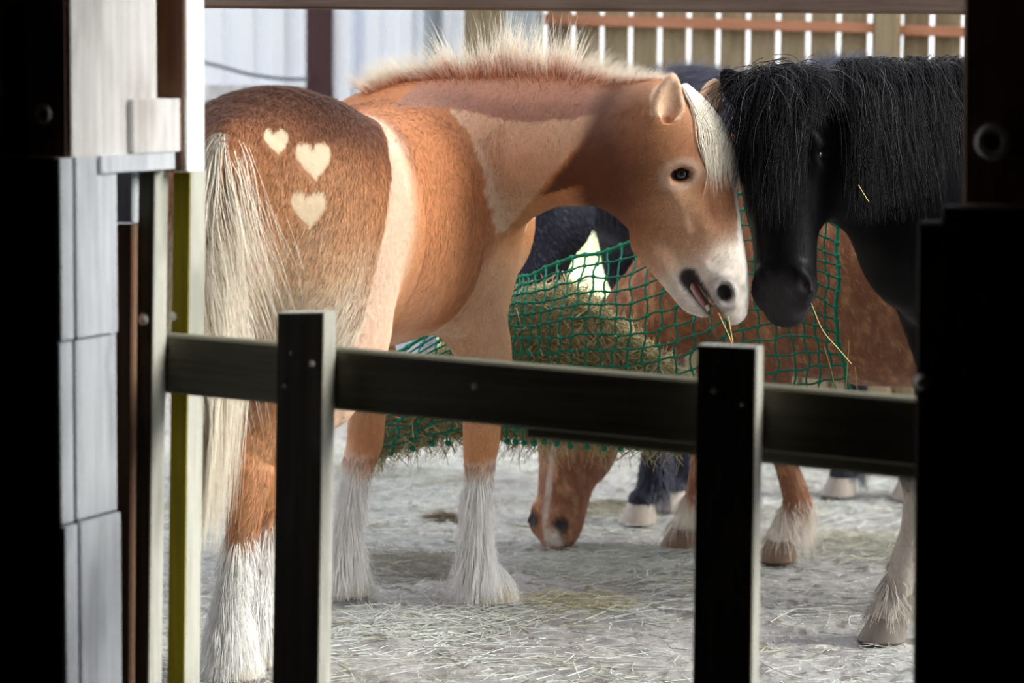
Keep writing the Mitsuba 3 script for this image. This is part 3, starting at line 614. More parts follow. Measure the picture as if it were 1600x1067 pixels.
# ---- mane, forelock, tail, feather
def surf_top(x, y, m):
    o = np.column_stack([x, y, np.full(len(x), 2.2)]); d = np.tile([0, 0, -1.0], (len(x), 1))
    loc, ri, _ = m.ray.intersects_location(o, d, multiple_hits=False); z = np.full(len(x), np.nan); z[ri] = loc[:, 2]; return z
r = np.random.default_rng(21)
crest = catmull([P(*q) for q in ((572, 156, 6.92), (620, 132, 6.94), (690, 116, 6.93), (770, 110, 6.84), (850, 108, 6.73), (925, 114, 6.62), (985, 126, 6.55), (1040, 138, 6.49))], 12)
ct = np.gradient(crest, axis=0); ct /= np.linalg.norm(ct, axis=1, keepdims=True)
def mane(n, spread, seed, short=1.0, root=lin(214, 172, 142), rw=.05):
    r = np.random.default_rng(seed); k = len(crest); u = r.random(n) * (k - 1.001); i = u.astype(int); fr = (u - i)[:, None]
    c = crest[i] * (1 - fr) + crest[i + 1] * fr; tg = ct[i]; lat = np.cross(tg, [0, 0, 1.0]); lat /= np.linalg.norm(lat, axis=1, keepdims=True)      # towards the camera
    q = u / (k - 1); off = r.normal(spread, .016, n); p0 = c + lat * off[:, None]; z = surf_top(p0[:, 0], p0[:, 1], cm); p0[:, 2] = np.where(np.isnan(z), c[:, 2], z) - .006
    L = np.interp(q, [0, .06, .15, .28, .42, .52, .62, .75, .9, 1], [.08, .09, .09, .11, .16, .15, .12, .08, .05, .035]) * r.uniform(.35, 1.2, n) * short
    L *= 1 + .35 * np.sin(q * 61 + 1.0) * np.sin(q * 23) * (np.abs(q - .47) < .2)
    lean = np.interp(q, [0, .12, .25, .40, .5, .6, .75, 1], [-2.2, -1.5, -1.1, -.50, .15, .75, 1.2, 1.6]) + r.normal(0, .3, n)
    clump = np.sin(np.round(q * 46) * 12.98) * .30
    d0 = np.array([0, 0, 1.0]) + tg * (lean * .35 + clump)[:, None] + lat * (off * 9 + r.normal(0, .12, n))[:, None]; d0 /= np.linalg.norm(d0, axis=1, keepdims=True)
    d1 = d0 + tg * (lean * .8)[:, None] + np.array([0, 0, -.25]); d1 /= np.linalg.norm(d1, axis=1, keepdims=True)
    m1 = p0 + d0 * (L * .5)[:, None]; p2 = m1 + (d0 + d1)[:] * .5 * (L * .5)[:, None]
    s_ = np.linspace(0, 1, 6)[None, :, None]
    path = (1 - s_) ** 2 * p0[:, None] + 2 * s_ * (1 - s_) * m1[:, None] + s_ ** 2 * p2[:, None]
    tip = lin(250, 245, 234)
    w = np.clip((np.linspace(0, 1, 6)[None] - rw) * 4.0, 0, 1)[..., None]
    col = (root * (1 - w) + tip * w) * r.uniform(.78, 1.1, n)[:, None, None]
    return path, col
pm, pc = mane(2300, -.004, 31)
pm2, pc2 = mane(2600, .014, 32, .62, lin(206, 150, 118), .48)
v, f, n_, c_ = strands(np.vstack([pm, pm2]), np.full(4900, .00115), np.vstack([pc, pc2]))
add_n('horse__mane', v, f, n_, 'm_hair', c_); labels['horse__mane'] = {'label': 'short upright cream mane with reddish roots'}
# forelock
n = 2000; rr = np.random.default_rng(41)
aa0, aa1 = hpx(1062, 133)[0], hpx(1149, 262)[0]
c_root = rr.normal(.012, .034, n); u0_ = rr.random(n) ** 1.5 * .45; lens = rr.uniform(.5, 1.0, n)
ss = u0_[:, None] + np.linspace(0, 1, 9)[None] * (lens * (1 - .45 * u0_))[:, None]
A_ = aa0 + (aa1 - aa0) * ss; C_ = c_root[:, None] * (1 + .6 * ss) + .022 * np.sin(ss * 2.2) + np.sin(ss * 9 + np.round(c_root * 160)[:, None]) * .005
o_ = (HA0 + Ha * A_[..., None] + Hc * C_[..., None] + Hb * .4).reshape(-1, 3)
loc_, ri_, _ = cm.ray.intersects_location(o_, np.tile(-Hb, (len(o_), 1)), multiple_hits=False)
B_ = np.full(len(o_), -.05); B_[ri_] = (loc_ - HA0) @ Hb; B_ = B_.reshape(n, 9)
from scipy.ndimage import gaussian_filter1d
B_ = gaussian_filter1d(B_, 1.2, axis=1) + .004 + rr.uniform(0, .012, n)[:, None] * np.sin(np.linspace(.3, 2.9, 9))[None]
good = (np.abs(C_).max(1) < .10) & (B_.min(1) > .036) & (np.abs(np.diff(B_, axis=1)).max(1) < .04)
path = (HA0 + Ha * A_[..., None] + Hc * C_[..., None] + Hb * B_[..., None])[good]; n = len(path)
col = lin(246, 240, 228) * rr.uniform(.8, 1.05, n)[:, None]
v, f, n_, c_ = strands(path, np.full(n, .0013), col); add_n('horse__forelock', v, f, n_, 'm_hair', c_); labels['horse__forelock'] = {'label': 'white forelock'}
# tail
n = 4200; rr = np.random.default_rng(51); u_ = rr.random(n)
dock = catmull([C(-.10, .035, 1.32), C(-.16, .045, 1.305), C(-.21, .05, 1.22), C(-.225, .045, 1.08), C(-.23, .035, .95)], 8); kk = len(dock)
ix = (u_ ** 1.3) * (kk - 1.001); i0 = ix.astype(int); fr = (ix - i0)[:, None]; p0 = dock[i0] * (1 - fr) + dock[i0 + 1] * fr
ang = rr.normal(0, 1.0, n); out = -C_h * np.cos(ang)[:, None] + C_r * np.sin(ang)[:, None]
p0 = p0 + out * .037 + np.array([0, 0, .006])
short = rr.random(n) < .42
L = np.where(short, rr.uniform(.16, .42, n), rr.uniform(.65, 1.12, n))
L = np.minimum(L, p0[:, 2] - rr.uniform(.26, .40, n))
flare = np.where(short, .36, .06) * rr.uniform(.4, 1.15, n)
p1 = p0 + out * (L * flare * .55)[:, None] + np.array([0, 0, -1]) * (L * .30)[:, None] + np.array([0, 0, .03]) * (u_ < .35)[:, None]
flat = np.stack([C_r * 0 for _ in range(1)])
p2 = p0 * 1.0 + out * (L * flare * np.where(short, .85, .30))[:, None] + np.array([0, 0, -1]) * (L * .92)[:, None] + C_r * np.where(short, .03 * (out @ C_r > 0), -.055 * L)[:, None]
s_ = np.linspace(0, 1, 10)[None, :, None]; path = (1 - s_) ** 2 * p0[:, None] + 2 * s_ * (1 - s_) * p1[:, None] + s_ ** 2 * p2[:, None]
ph = rr.random((n, 2)) * 6.3; clump = np.round(ang * 3)[:, None]
path = path + (C_r * 1.0)[None, None] * (np.sin(s_[..., 0] * 9 + ph[:, :1]) * .007 * s_[..., 0])[..., None] + C_r * (np.sin(clump * 2.1 + s_[..., 0] * 5) * .012 * s_[..., 0])[..., None]
col = lin(246, 240, 228) * rr.uniform(.74, 1.05, n)[:, None]; dk = rr.random(n) < .10; col[dk] = lin(186, 160, 130) * rr.uniform(.7, 1, dk.sum())[:, None]
top = (u_ < .12)[:, None, None]; w = np.clip(np.linspace(0, 1, 10) * 6, 0, 1)[None, :, None]
col = np.where(top, (lin(120, 92, 72) * (1 - w) + col[:, None] * w), np.repeat(col[:, None], 10, 1))
v, f, n_, c_ = strands(path, np.full(n, .0013), col); add_n('horse__tail', v, f, n_, 'm_hair', c_); labels['horse__tail'] = {'label': 'long pale cream tail'}
# feather on the legs
def feather(key, m, feet, h, n, ztop, L0, seed, colour, mat='m_hair', rad=.0012):
    r = np.random.default_rng(seed); p, fi = trimesh.sample.sample_surface(m, n * 40, seed=seed); N = m.face_normals[fi]
    dmin = np.min([np.hypot(p[:, 0] - q[0], p[:, 1] - q[1]) for q in feet], 0)
    back = N @ (-h); w = np.clip(.25 + .75 * back, 0.04, 1) * (p[:, 2] < ztop) * (p[:, 2] > .07) * (dmin < .2) * np.clip(1.3 - p[:, 2] / ztop, .3, 1) * np.where(p[:, 2] < .19, 1.8, 1)
    k = np.argsort(r.random(len(p)) / (w + 1e-9))[:n]; k = k[w[k] > 0]; p, N = p[k], N[k]; back = back[k]; n = len(p)
    L = L0 * r.uniform(.5, 1.2, n) * np.clip(.55 + .5 * back, .3, 1); L = np.minimum(L, (p[:, 2] - .004) / .93)
    p1 = p + N * (L * .30)[:, None] + np.array([0, 0, -.35]) * L[:, None]; p2 = p + N * (L * .30)[:, None] + np.array([0, 0, -.95]) * L[:, None] + r.normal(0, .006, (n, 3))
    s_ = np.linspace(0, 1, 5)[None, :, None]; path = (1 - s_) ** 2 * p[:, None] + 2 * s_ * (1 - s_) * p1[:, None] + s_ ** 2 * p2[:, None]
    path[..., 2] = np.maximum(path[..., 2], .004)
    v, f, n_, c_ = strands(path, np.full(n, rad), np.asarray(colour) * r.uniform(.72, 1.05, n)[:, None], .25); add_n(key, v, f, n_, mat, c_)
feather('horse__leg_feather', cm, [RH, LH, RF, LF], C_h, 5200, .35, .10, 61, lin(244, 244, 244)); labels['horse__leg_feather'] = {'label': 'long white feather hair on the lower legs', 'kind': 'stuff'}
def ankle(key, m, feet, n, seed, colour, L0=.085, mat='m_hair'):
    'hair falling all round the pastern over the hoof'
    r = np.random.default_rng(seed); a = r.random(n) * 2 * np.pi; q = np.array(feet)[r.integers(0, len(feet), n)]; z = r.uniform(.075, .17, n)
    e = np.stack([np.cos(a), np.sin(a), 0 * a], 1); o = np.column_stack([q[:, :2], z]) + e * .25
    loc, ri, _ = m.ray.intersects_location(o, -e, multiple_hits=False); k = np.linalg.norm(loc - o[ri], axis=1) > .12; p, ee = loc[k], e[ri][k]; n = len(p)
    L = L0 * r.uniform(.6, 1.15, n); L = np.minimum(L, (p[:, 2] - .003) / .9)
    p1 = p + ee * (.032 * r.uniform(.5, 1.2, n))[:, None] - np.array([0, 0, .35]) * L[:, None]; p2 = p + ee * (.036 * r.uniform(.6, 1.3, n))[:, None] - np.array([0, 0, .98]) * L[:, None] + r.normal(0, .006, (n, 3)) * [1, 1, 0]
    s_ = np.linspace(0, 1, 5)[None, :, None]; path = (1 - s_) ** 2 * p[:, None] + 2 * s_ * (1 - s_) * p1[:, None] + s_ ** 2 * p2[:, None]
    v, f, n_, c_ = strands(path, np.full(n, .0013), np.asarray(colour) * r.uniform(.78, 1.05, n)[:, None], .25); add_n(key, v, f, n_, mat, c_); tag(key, kind='stuff')
ankle('horse__ankle_hair', cm, [RH, LH, RF, LF], 4200, 63, lin(244, 244, 244))
# whiskers
wk = []
for k in range(16):
    b0 = HD(1085 + rr.uniform(0, 28), 486 + rr.uniform(-6, 8), rr.uniform(-.03, .035)); wk.append(np.linspace(0, 1, 4)[:, None] * (np.array([rr.normal(0, .012), rr.normal(0, .012), -.035]))[None] + b0)
v, f, n_, c_ = strands(np.array(wk), np.full(16, .0004), np.tile(lin(200, 190, 180), (16, 1))); add_n('horse__whiskers', v, f, n_, 'm_hair', c_)
# ================================================================ the other three ponies
def torso_chain(F, B, k=.04, s=1.0, wide=1.0, deep=0.0):
    tor = [(-.15, 1.10, .10, .14, .11), (-.08, 1.12, .20, .26, .20), (.04, 1.12, .26, .32, .265), (.18, 1.11, .28, .34, .285), (.36, 1.06, .28, .33, .285), (.54, 1.04, .29, .33, .30),
           (.72, 1.04, .305, .31, .285), (.86, 1.05, .31, .30, .25), (.98, 1.05, .26, .27, .235), (1.07, 1.03, .20, .2, .19)]
    F.chain([B(r[0], 0, r[1] * s) for r in tor], [r[2] * s for r in tor], [r[3] * s + deep * (r[0] > 0) * (r[0] < 1.05) for r in tor], [r[4] * s * wide for r in tor], (0, 0, 1), k=k, m=3, cap=.8)
    for sg in (1, -1):
        F.ball(B(.12, .15 * sg, 1.02 * s), 0, k=.06, rr=(.29 * s, .15, .22), axis=B(1, 0, 0) - B(0, 0, 0))
        F.ball(B(.90, .13 * sg, 1.0 * s), 0, k=.07, rr=(.27 * s, .11, .16), axis=B(1, 0, 0) - B(0, 0, 0))
def fore_leg(F, B, foot, h, sg, s=1.0, knee=None):
    foot = np.array([foot[0], foot[1], 0]); kn = np.asarray(knee if knee is not None else foot * .75 + B(.93, .15 * sg, 0) * .25 + np.array([0, 0, .47 * s])); kn[2] = .47 * s if knee is None else kn[2]
    el = B(.93, .16 * sg, .80 * s)
    hoofed_leg(F, [(B(.97, .14 * sg, .95 * s), .10, .12, .09), (el, .095, .105, .082), (el * .45 + kn * .55, .068, .072, .062), (kn + np.array([0, 0, .03]), .054, .052, .052), (kn - np.array([0, 0, .04]), .046, .047, .046)], foot, h, 'fore', scale=1.08 * s)
def hind_leg(F, B, foot, h, sg, s=1.0):
    foot = np.array([foot[0], foot[1], 0]); hk = foot - h * .05 + np.array([0, 0, .49 * s])
    hoofed_leg(F, [(B(.10, .15 * sg, 1.0 * s), .2, .17, .13), (B(.19, .16 * sg, .82 * s), .165, .165, .11), (B(.17, .15 * sg, .68 * s) * .7 + .3 * (foot + np.array([0, 0, .68 * s])), .115, .115, .085), (hk + h * .03 + np.array([0, 0, .07]), .07, .075, .058), (hk, .052, .07, .05), (hk - np.array([0, 0, .06]), .042, .055, .044)], foot, h, 'hind', scale=1.08 * s)
def head_chain(F, top, tip, front, rings, k=.06):
    'rings (fraction of the length, half-depth to the front, to the jaw, half-width); returns the frame (axis, front, side)'
    a = unit(np.asarray(tip) - top); L = np.linalg.norm(np.asarray(tip) - top); b = unit(np.asarray(front) - (np.asarray(front) @ a) * a); c = np.cross(a, b)
    F.chain([top + a * L * r[0] for r in rings], [r[1] for r in rings], [r[2] for r in rings], [r[3] for r in rings], b, k=k)
    return lambda fa, fb, fc: top + a * L * fa + b * fb + c * fc
HRING = [(0, .05, .10, .08), (.12, .085, .135, .10), (.28, .092, .16, .108), (.45, .088, .145, .098), (.62, .082, .11, .086), (.78, .078, .085, .079), (.90, .072, .068, .078), (1.0, .046, .046, .056)]
def head_details(F, Hf, sgs=(1, -1)):
    ax, fr = unit(Hf(1, 0, 0) - Hf(0, 0, 0)), unit(Hf(0, 1, 0) - Hf(0, 0, 0))
    for sg in sgs:
        F.chain([Hf(.24, .07, .085 * sg), Hf(.30, .05, .100 * sg), Hf(.37, .04, .092 * sg)], .024, .02, .02, fr, k=.03)
        F.ball(Hf(.33, .045, .116 * sg), 0, k=.012, op='sub', rr=(.022, .016, .018), ref=fr, axis=ax)
        F.chain([Hf(.84, .058, .045 * sg), Hf(.91, .05, .060 * sg), Hf(.96, .03, .052 * sg)], .024, .022, .02, fr, k=.02)
        F.ball(Hf(.905, .078, .060 * sg), 0, k=.010, op='sub', rr=(.024, .016, .022), ref=fr, axis=ax)
        F.ball(Hf(.40, -.06, .07 * sg), 0, k=.05, rr=(.09, .03, .12), ref=fr, axis=ax)
def make_B(o, h):
    o = np.array([o[0], o[1], 0.0]); h = unit(h); r = np.array([h[1], -h[0], 0])
    return (lambda t, s, z: o + h * t + r * s + np.array([0, 0, z])), (lambda p: ((np.asarray(p) - o) @ h, (np.asarray(p) - o) @ r, np.asarray(p)[..., 2])), h, r
def eyes(key, Hf, sgs=(1, -1), r=.0195):
    for i, sg in enumerate(sgs):
        m = trimesh.creation.icosphere(3, r); m.apply_translation(Hf(.33, .043, .094 * sg)); add(f'{key}__{num("eye", i)}', m, 'm_eye', True)
def hoofs(key, feet, h, cols):
    for i, q in enumerate(feet):
        m = hoof_mesh(np.array([q[0], q[1], 0.0]), h, .98); add(f'{key}__{num("hoof", i)}', m, 'm_horn', True, color=hoof_colour(m, cols))
def bezier(p0, p1, p2, k):
    s_ = np.linspace(0, 1, k)[None, :, None]; return (1 - s_) ** 2 * p0[:, None] + 2 * s_ * (1 - s_) * p1[:, None] + s_ ** 2 * p2[:, None]

# ---- the black pony at the right, its face towards us
kB, kBl, kh, kr = make_B(np.array([1.17, 6.72]) + 0.95 * unit([.96, .25]), [-.96, -.25, 0])
FB = Field([.35, 6.15, -.01], [2.6, 7.45, 1.62], .0095)
torso_chain(FB, kB, s=1.0)
kn = [(1510, 250, 6.80, .26, .28, .19), (1430, 240, 6.74, .245, .26, .165), (1360, 226, 6.66, .215, .235, .14), (1300, 222, 6.61, .20, .19, .12), (1250, 200, 6.59, .16, .15, .11)]
FB.chain([P(*q[:3]) for q in kn], [q[3] for q in kn], [q[4] for q in kn], [q[5] for q in kn], (0, 0, 1), k=.07)
BH = head_chain(FB, P(1219, 132, 6.55), P(1229, 484, 6.47), [-.28, -.95, .1], HRING)
head_details(FB, BH)
bsg = np.sign((BH(.3, 0, 1) - BH(.3, 0, 0))[0])                 # side that lies to the right in the photograph
ear(FB, BH(.08, .0, -.075 * bsg), P(1129, 110, 6.52), [-.2, -1, 0], [1, 0, .3], w=.042)
ear(FB, BH(.06, -.01, .075 * bsg), P(1288, 108, 6.56), [.2, -1, 0], [1, 0, -.3], w=.032)
bfeet = [G(1388, 1000)[:2], kB(.84, .12, 0)[:2], kB(.0, -.12, 0)[:2], kB(-.08, .12, 0)[:2]]
fore_leg(FB, kB, bfeet[0], kh, -1, knee=P(1440, 745, 6.52)); fore_leg(FB, kB, bfeet[1], kh, 1); hind_leg(FB, kB, bfeet[2], kh, -1); hind_leg(FB, kB, bfeet[3], kh, 1)
bm = FB.mesh(2)
def black_colour(p, stocking=True):
    q = meshkit.fbm(p * 12, 3, 3); q2 = meshkit.fbm(p * 90, 2, 5)
    c = np.tile(lin(13, 13, 17), (len(p), 1)) * (.7 + .6 * q)[:, None] * (.85 + .3 * q2)[:, None]
    if stocking: c = blend(c, lin(176, 168, 160), (1 - sm(.36, .46, p[:, 2] + (q - .5) * .1)))
    return np.clip(c, 0, 1)
bcol = black_colour(bm.vertices)
bz = np.linalg.norm(bm.vertices - BH(.95, .02, 0), axis=1); bcol = blend(bcol, lin(78, 74, 78), (1 - sm(.05, .10, bz)) * .5)
add('horse_001__body', bm, 'm_black_coat', True, color=bcol)
tag('horse_001', 'black pony with shaggy forelock and mane, its lowered face turned to the camera', 'horse')
hoofs('horse_001', bfeet, kh, lin(126, 118, 112)); eyes('horse_001', BH)
def dark_comb(p, N): return np.tile(np.array([.5, 0, -1.0]), (len(p), 1))
fur('horse_001__coat', bm, bcol, 90000, lambda p: np.full(len(p), .014), .0009, 71, dark_comb, lambda p: (p[:, 0] < 1.6) * 1.0, var=.5, mat='m_black_coat'); tag('horse_001__coat', kind='stuff')
beye = BH(.33, .043, .094 * bsg)
def clear_of_eye(path): return (np.hypot(path[..., 0] - beye[0] - .006, (path[..., 2] - beye[2]) * .9).min(1) > .040) | (path[..., 1].min(1) > beye[1] + .05)
# mane: falls on the near side; forelock over the brow
rr = np.random.default_rng(81)
bcrest = catmull([P(*q) for q in ((1304, 100, 6.62), (1330, 102, 6.64), (1370, 100, 6.67), (1430, 98, 6.72), (1500, 96, 6.79), (1580, 98, 6.86))], 10)
n = 5200; kk = len(bcrest); u_ = rr.random(n) * (kk - 1.001); i0 = u_.astype(int); fr = (u_ - i0)[:, None]; c0 = bcrest[i0] * (1 - fr) + bcrest[i0 + 1] * fr
off = rr.normal(0, .022, n); p0 = c0 + np.array([0, -1.0, 0]) * off[:, None]; z = surf_top(p0[:, 0], p0[:, 1], bm); p0[:, 2] = np.where(np.isnan(z), c0[:, 2], z) - .004
L = rr.uniform(.14, .40, n); cl = np.sin(np.round(u_ * 1.9) * 12.9898) * .5
near = rr.random(n) < .85; sgn = np.where(near, -1.0, 1.0)
p1 = p0 + np.stack([np.abs(cl) * .03 + .01 + rr.normal(0, .012, n), sgn * (.13 + .05 * rr.random(n)), .022 + 0 * L], 1)
p2 = p0 + np.stack([np.abs(cl) * .07 + .01 + .02 * L + rr.normal(0, .025, n), sgn * (.15 + .06 * rr.random(n)), -L], 1)
path = bezier(p0, p1, p2, 10); s_ = np.linspace(0, 1, 10)[None]
ph = np.round(u_ * 1.9) * 2.4 + rr.normal(0, .5, n)
path[..., 0] += np.sin(s_ * (7 + cl[:, None] * 3) + ph[:, None]) * .012 * s_; path[..., 1] += np.cos(s_ * 8 + ph[:, None]) * .008 * s_
clear = clear_of_eye(path); path = path[clear]; n = len(path)
up_ = rr.random(n) < .05; path[up_] += np.array([0, 0, 1.0]) * (np.sin(s_ * np.pi) * .03)[..., None]
hc = lin(19, 18, 23) * rr.uniform(.4, 1.6, n)[:, None]; hair_glint = rr.random(n) < .07; hc[hair_glint] = lin(88, 86, 94) * rr.uniform(.6, 1.1, hair_glint.sum())[:, None]  # a few strands coloured pale as painted highlights
v, f, n_, c_ = strands(path, np.full(n, .0014), hc); add_n('horse_001__mane', v, f, n_, 'm_black_hair', c_); labels['horse_001__mane'] = {'label': 'long tangled black mane'}
n = 3200; p0 = BH(.0, .0, 0) + np.stack([rr.normal(.008, .040, n), rr.normal(0, .03, n), np.abs(rr.normal(0, .02, n))], 1)
fx = rr.normal(0, 1, n); L = np.where(fx > .55, rr.uniform(.07, .13, n), rr.uniform(.14, .34, n))
p1 = p0 + np.stack([fx * .044 - .006, -.10 - .05 * rr.random(n), .035 * rr.random(n)], 1)
p2 = p0 + np.stack([fx * .060 - .024, -.125 - .05 * rr.random(n) + .02 * fx ** 2 * .5, -L * np.clip(1.15 - .25 * np.abs(fx), .4, 1.2)], 1)
path = bezier(p0, p1, p2, 10); ph = np.round(fx * 5) * 1.7 + rr.normal(0, .4, n)
path[..., 0] += np.sin(s_ * 7 + ph[:, None]) * .014 * s_
clear = clear_of_eye(path); path = path[clear]; n = len(path)
hc = lin(19, 18, 23) * rr.uniform(.4, 1.6, n)[:, None]; hair_glint = rr.random(n) < .07; hc[hair_glint] = lin(88, 86, 94) * rr.uniform(.6, 1.1, hair_glint.sum())[:, None]  # pale strands again: highlights put into the forelock colour
v, f, n_, c_ = strands(path, np.full(n, .0014), hc); add_n('horse_001__forelock', v, f, n_, 'm_black_hair', c_); labels['horse_001__forelock'] = {'label': 'bushy black forelock'}
ankle('horse_001__ankle_hair', bm, [np.append(q, 0) for q in bfeet], 700, 92, lin(190, 184, 178), .06)
feather('horse_001__leg_feather', bm, [np.append(q, 0) for q in bfeet], kh, 1200, .30, .08, 91, lin(190, 182, 172)); tag('horse_001__leg_feather', kind='stuff')

# ---- the black pony beyond the hay net
fm = np.array([.49, 8.34]); h2 = unit([-.80, -.50, 0]); dB, dBl, h2, r2 = make_B(fm - .92 * h2[:2], h2)
FD = Field([-.35, 7.35, -.01], [1.75, 9.4, 1.65], .012)
torso_chain(FD, dB, s=1.09)
dn = [dB(.90, 0, 1.14), dB(1.05, 0, 1.14), dB(1.20, .0, 1.15), P(880, 230, 8.02), P(850, 238, 7.96)]
FD.chain(dn, [.26, .22, .19, .15, .13], [.24, .21, .17, .14, .13], [.18, .14, .12, .10, .09], (0, 0, 1), k=.07)
DH = head_chain(FD, P(852, 215, 7.95), P(836, 505, 7.78), [-.8, -.5, .2], HRING); head_details(FD, DH)
for sg in (1, -1): ear(FD, DH(.06, -.01, .075 * sg), DH(-.14, .0, .085 * sg), [-.5, -.8, 0], [1, .3, 0], w=.03)
dfeet = [G(1003, 816)[:2], G(1052, 795)[:2], G(1316, 773)[:2], dB(-.08, -.12 * 1, 0)[:2]]
fore_leg(FD, dB, dfeet[0], h2, -1); fore_leg(FD, dB, dfeet[1], h2, 1)
sg = 1 if dBl(np.append(dfeet[2], 0))[1] > 0 else -1; dfeet[3] = dB(-.06, -.13 * sg, 0)[:2]
hind_leg(FD, dB, dfeet[2], h2, sg); hind_leg(FD, dB, dfeet[3], h2, -sg)
dm = FD.mesh(2); dcol = black_colour(dm.vertices, False); dcol = blend(dcol, lin(52, 54, 70), np.full(len(dcol), .5))
add('horse_002__body', dm, 'm_black_coat', True, color=dcol)
tag('horse_002', 'blue-black pony standing behind the hay net, mostly hidden by the chestnut neck', 'horse')
hoofs('horse_002', dfeet, h2, lin(170, 160, 152)); eyes('horse_002', DH)
feather('horse_002__leg_feather', dm, [np.append(q, 0) for q in dfeet], h2, 1500, .30, .09, 95, lin(70, 74, 92), 'm_hair', .0016); tag('horse_002__leg_feather', kind='stuff')
fur('horse_002__coat', dm, np.clip(dcol * 3.0, 0, 1), 45000, lambda p: np.where(p[:, 2] > 1.36, .06, .018), .0012, 97, dark_comb, var=.5, lift=.5); tag('horse_002__coat', kind='stuff')
n = 900; u_ = rr.random(n); a_, b_ = dB(1.0, 0, 1.38), P(862, 200, 8.0)
p0 = a_ * (1 - u_[:, None]) + b_ * u_[:, None] + rr.normal(0, .015, (n, 3)); L = rr.uniform(.25, .46, n); nr = np.where(rr.random(n) < .7, -1, 1)
lat = np.array([.5, -.8, 0]); p1 = p0 + lat * (nr * .13)[:, None] + np.array([0, 0, .03]); p2 = p0 + lat * (nr * .15)[:, None] + np.stack([rr.normal(0, .02, n), 0 * L, -L], 1)
v, f, n_, c_ = strands(bezier(p0, p1, p2, 7), np.full(n, .0017), lin(50, 50, 60) * rr.uniform(.5, 1.4, n)[:, None]); add_n('horse_002__mane', v, f, n_, 'm_black_hair', c_)

# ---- the brown pony with its nose on the ground under the net
h3 = unit([-.98, .10, 0]); eB, eBl, h3, r3 = make_B(np.array([.74, 7.70]) - .92 * h3[:2], h3)
FE = Field([-.05, 7.1, -.01], [2.1, 8.35, 1.55], .0105)
torso_chain(FE, eB, s=.95, deep=.15)
en = [eB(.90, 0, 1.05), eB(1.02, -.02, .95), eB(1.15, -.02, .80), eB(1.28, -.02, .66), P(930, 640, 7.84)]
FE.chain(en, [.24, .20, .17, .145, .12], [.24, .20, .17, .14, .12], [.17, .14, .12, .105, .095], unit([-.6, 0, 1]), k=.07)
EH = head_chain(FE, P(908, 572, 7.84), P(870, 842, 7.80), [-.62, -.78, .0], HRING); head_details(FE, EH)
for sg in (1, -1): ear(FE, EH(.06, -.01, .075 * sg), EH(-.16, -.02, .09 * sg), [-.3, -.9, 0], [1, .3, 0], w=.03)
efeet = [G(1222, 876)[:2], G(1072, 856)[:2], eB(.02, .12, 0)[:2], eB(-.08, -.12, 0)[:2]]
sg = 1 if eBl(np.append(efeet[0], 0))[1] > 0 else -1
fore_leg(FE, eB, efeet[0], h3, -1 if kr is None else sg, s=.95); fore_leg(FE, eB, efeet[1], h3, -sg, s=.95)
hind_leg(FE, eB, efeet[2], h3, 1, s=.95); hind_leg(FE, eB, efeet[3], h3, -1, s=.95)
em = FE.mesh(2); p = em.vertices
q = meshkit.fbm(p * 10, 3, 3); q2 = meshkit.fbm(p * np.array([60, 60, 16]), 3, 7)
ecol = np.tile(lin(140, 92, 68), (len(p), 1)) * (.7 + .5 * q)[:, None]; ecol = blend(ecol, lin(196, 148, 112), sm(.45, .75, q2) * .6)
hq = (p - EH(0, 0, 0)) @ unit(EH(1, 0, 0) - EH(0, 0, 0)); hs = (p - EH(0, 0, 0)) @ unit(EH(0, 0, 1) - EH(0, 0, 0)); hb = (p - EH(0, 0, 0)) @ unit(EH(0, 1, 0) - EH(0, 0, 0)); Lh = np.linalg.norm(EH(1, 0, 0) - EH(0, 0, 0))
near = np.linalg.norm(p - EH(.6, 0, 0), axis=1) < .42
ecol = blend(ecol, lin(236, 228, 220), near * (1 - sm(.006, .016, np.abs(hs) + .02 * (q2 - .5))) * (hb > .03) * sm(.02, .2, hq) * .4)
for sg2 in (1, -1): ecol = blend(ecol, lin(46, 40, 46), (1 - sm(.018, .034, np.linalg.norm(p - EH(.905, .066, .056 * sg2), axis=1))))
ecol = blend(ecol, lin(238, 230, 222), (1 - sm(.02, .05, np.linalg.norm(p - (EH(.97, .05, .0) + np.array([.03, 0, 0])), axis=1))) * .9)
ecol = blend(ecol, lin(236, 226, 214), 1 - sm(.10, .17, p[:, 2] + (q - .5) * .05) * 1.0 if False else (1 - sm(.10, .17, p[:, 2] + (q - .5) * .05)) * (p[:, 0] > .45))
add('horse_003__body', em, 'm_coat', True, color=np.clip(ecol, 0, 1))
tag('horse_003', 'brown pony with a thin white stripe, nose on the ground beneath the hay net', 'horse')
hoofs('horse_003', efeet, h3, lin(128, 104, 88)); eyes('horse_003', EH)
fur('horse_003__coat', em, np.clip(ecol * 1.5 + .02, 0, 1), 60000, lambda p: np.full(len(p), .02), .0011, 101, lambda p, N: np.tile(np.array([.6, 0, -1.0]), (len(p), 1)), var=.45); tag('horse_003__coat', kind='stuff')
ankle('horse_003__ankle_hair', em, [np.append(q_, 0) for q_ in efeet], 900, 104, lin(236, 230, 224), .075)
feather('horse_003__leg_feather', em, [np.append(q_, 0) for q_ in efeet], h3, 900, .20, .06, 103, lin(236, 226, 214)); tag('horse_003__leg_feather', kind='stuff')
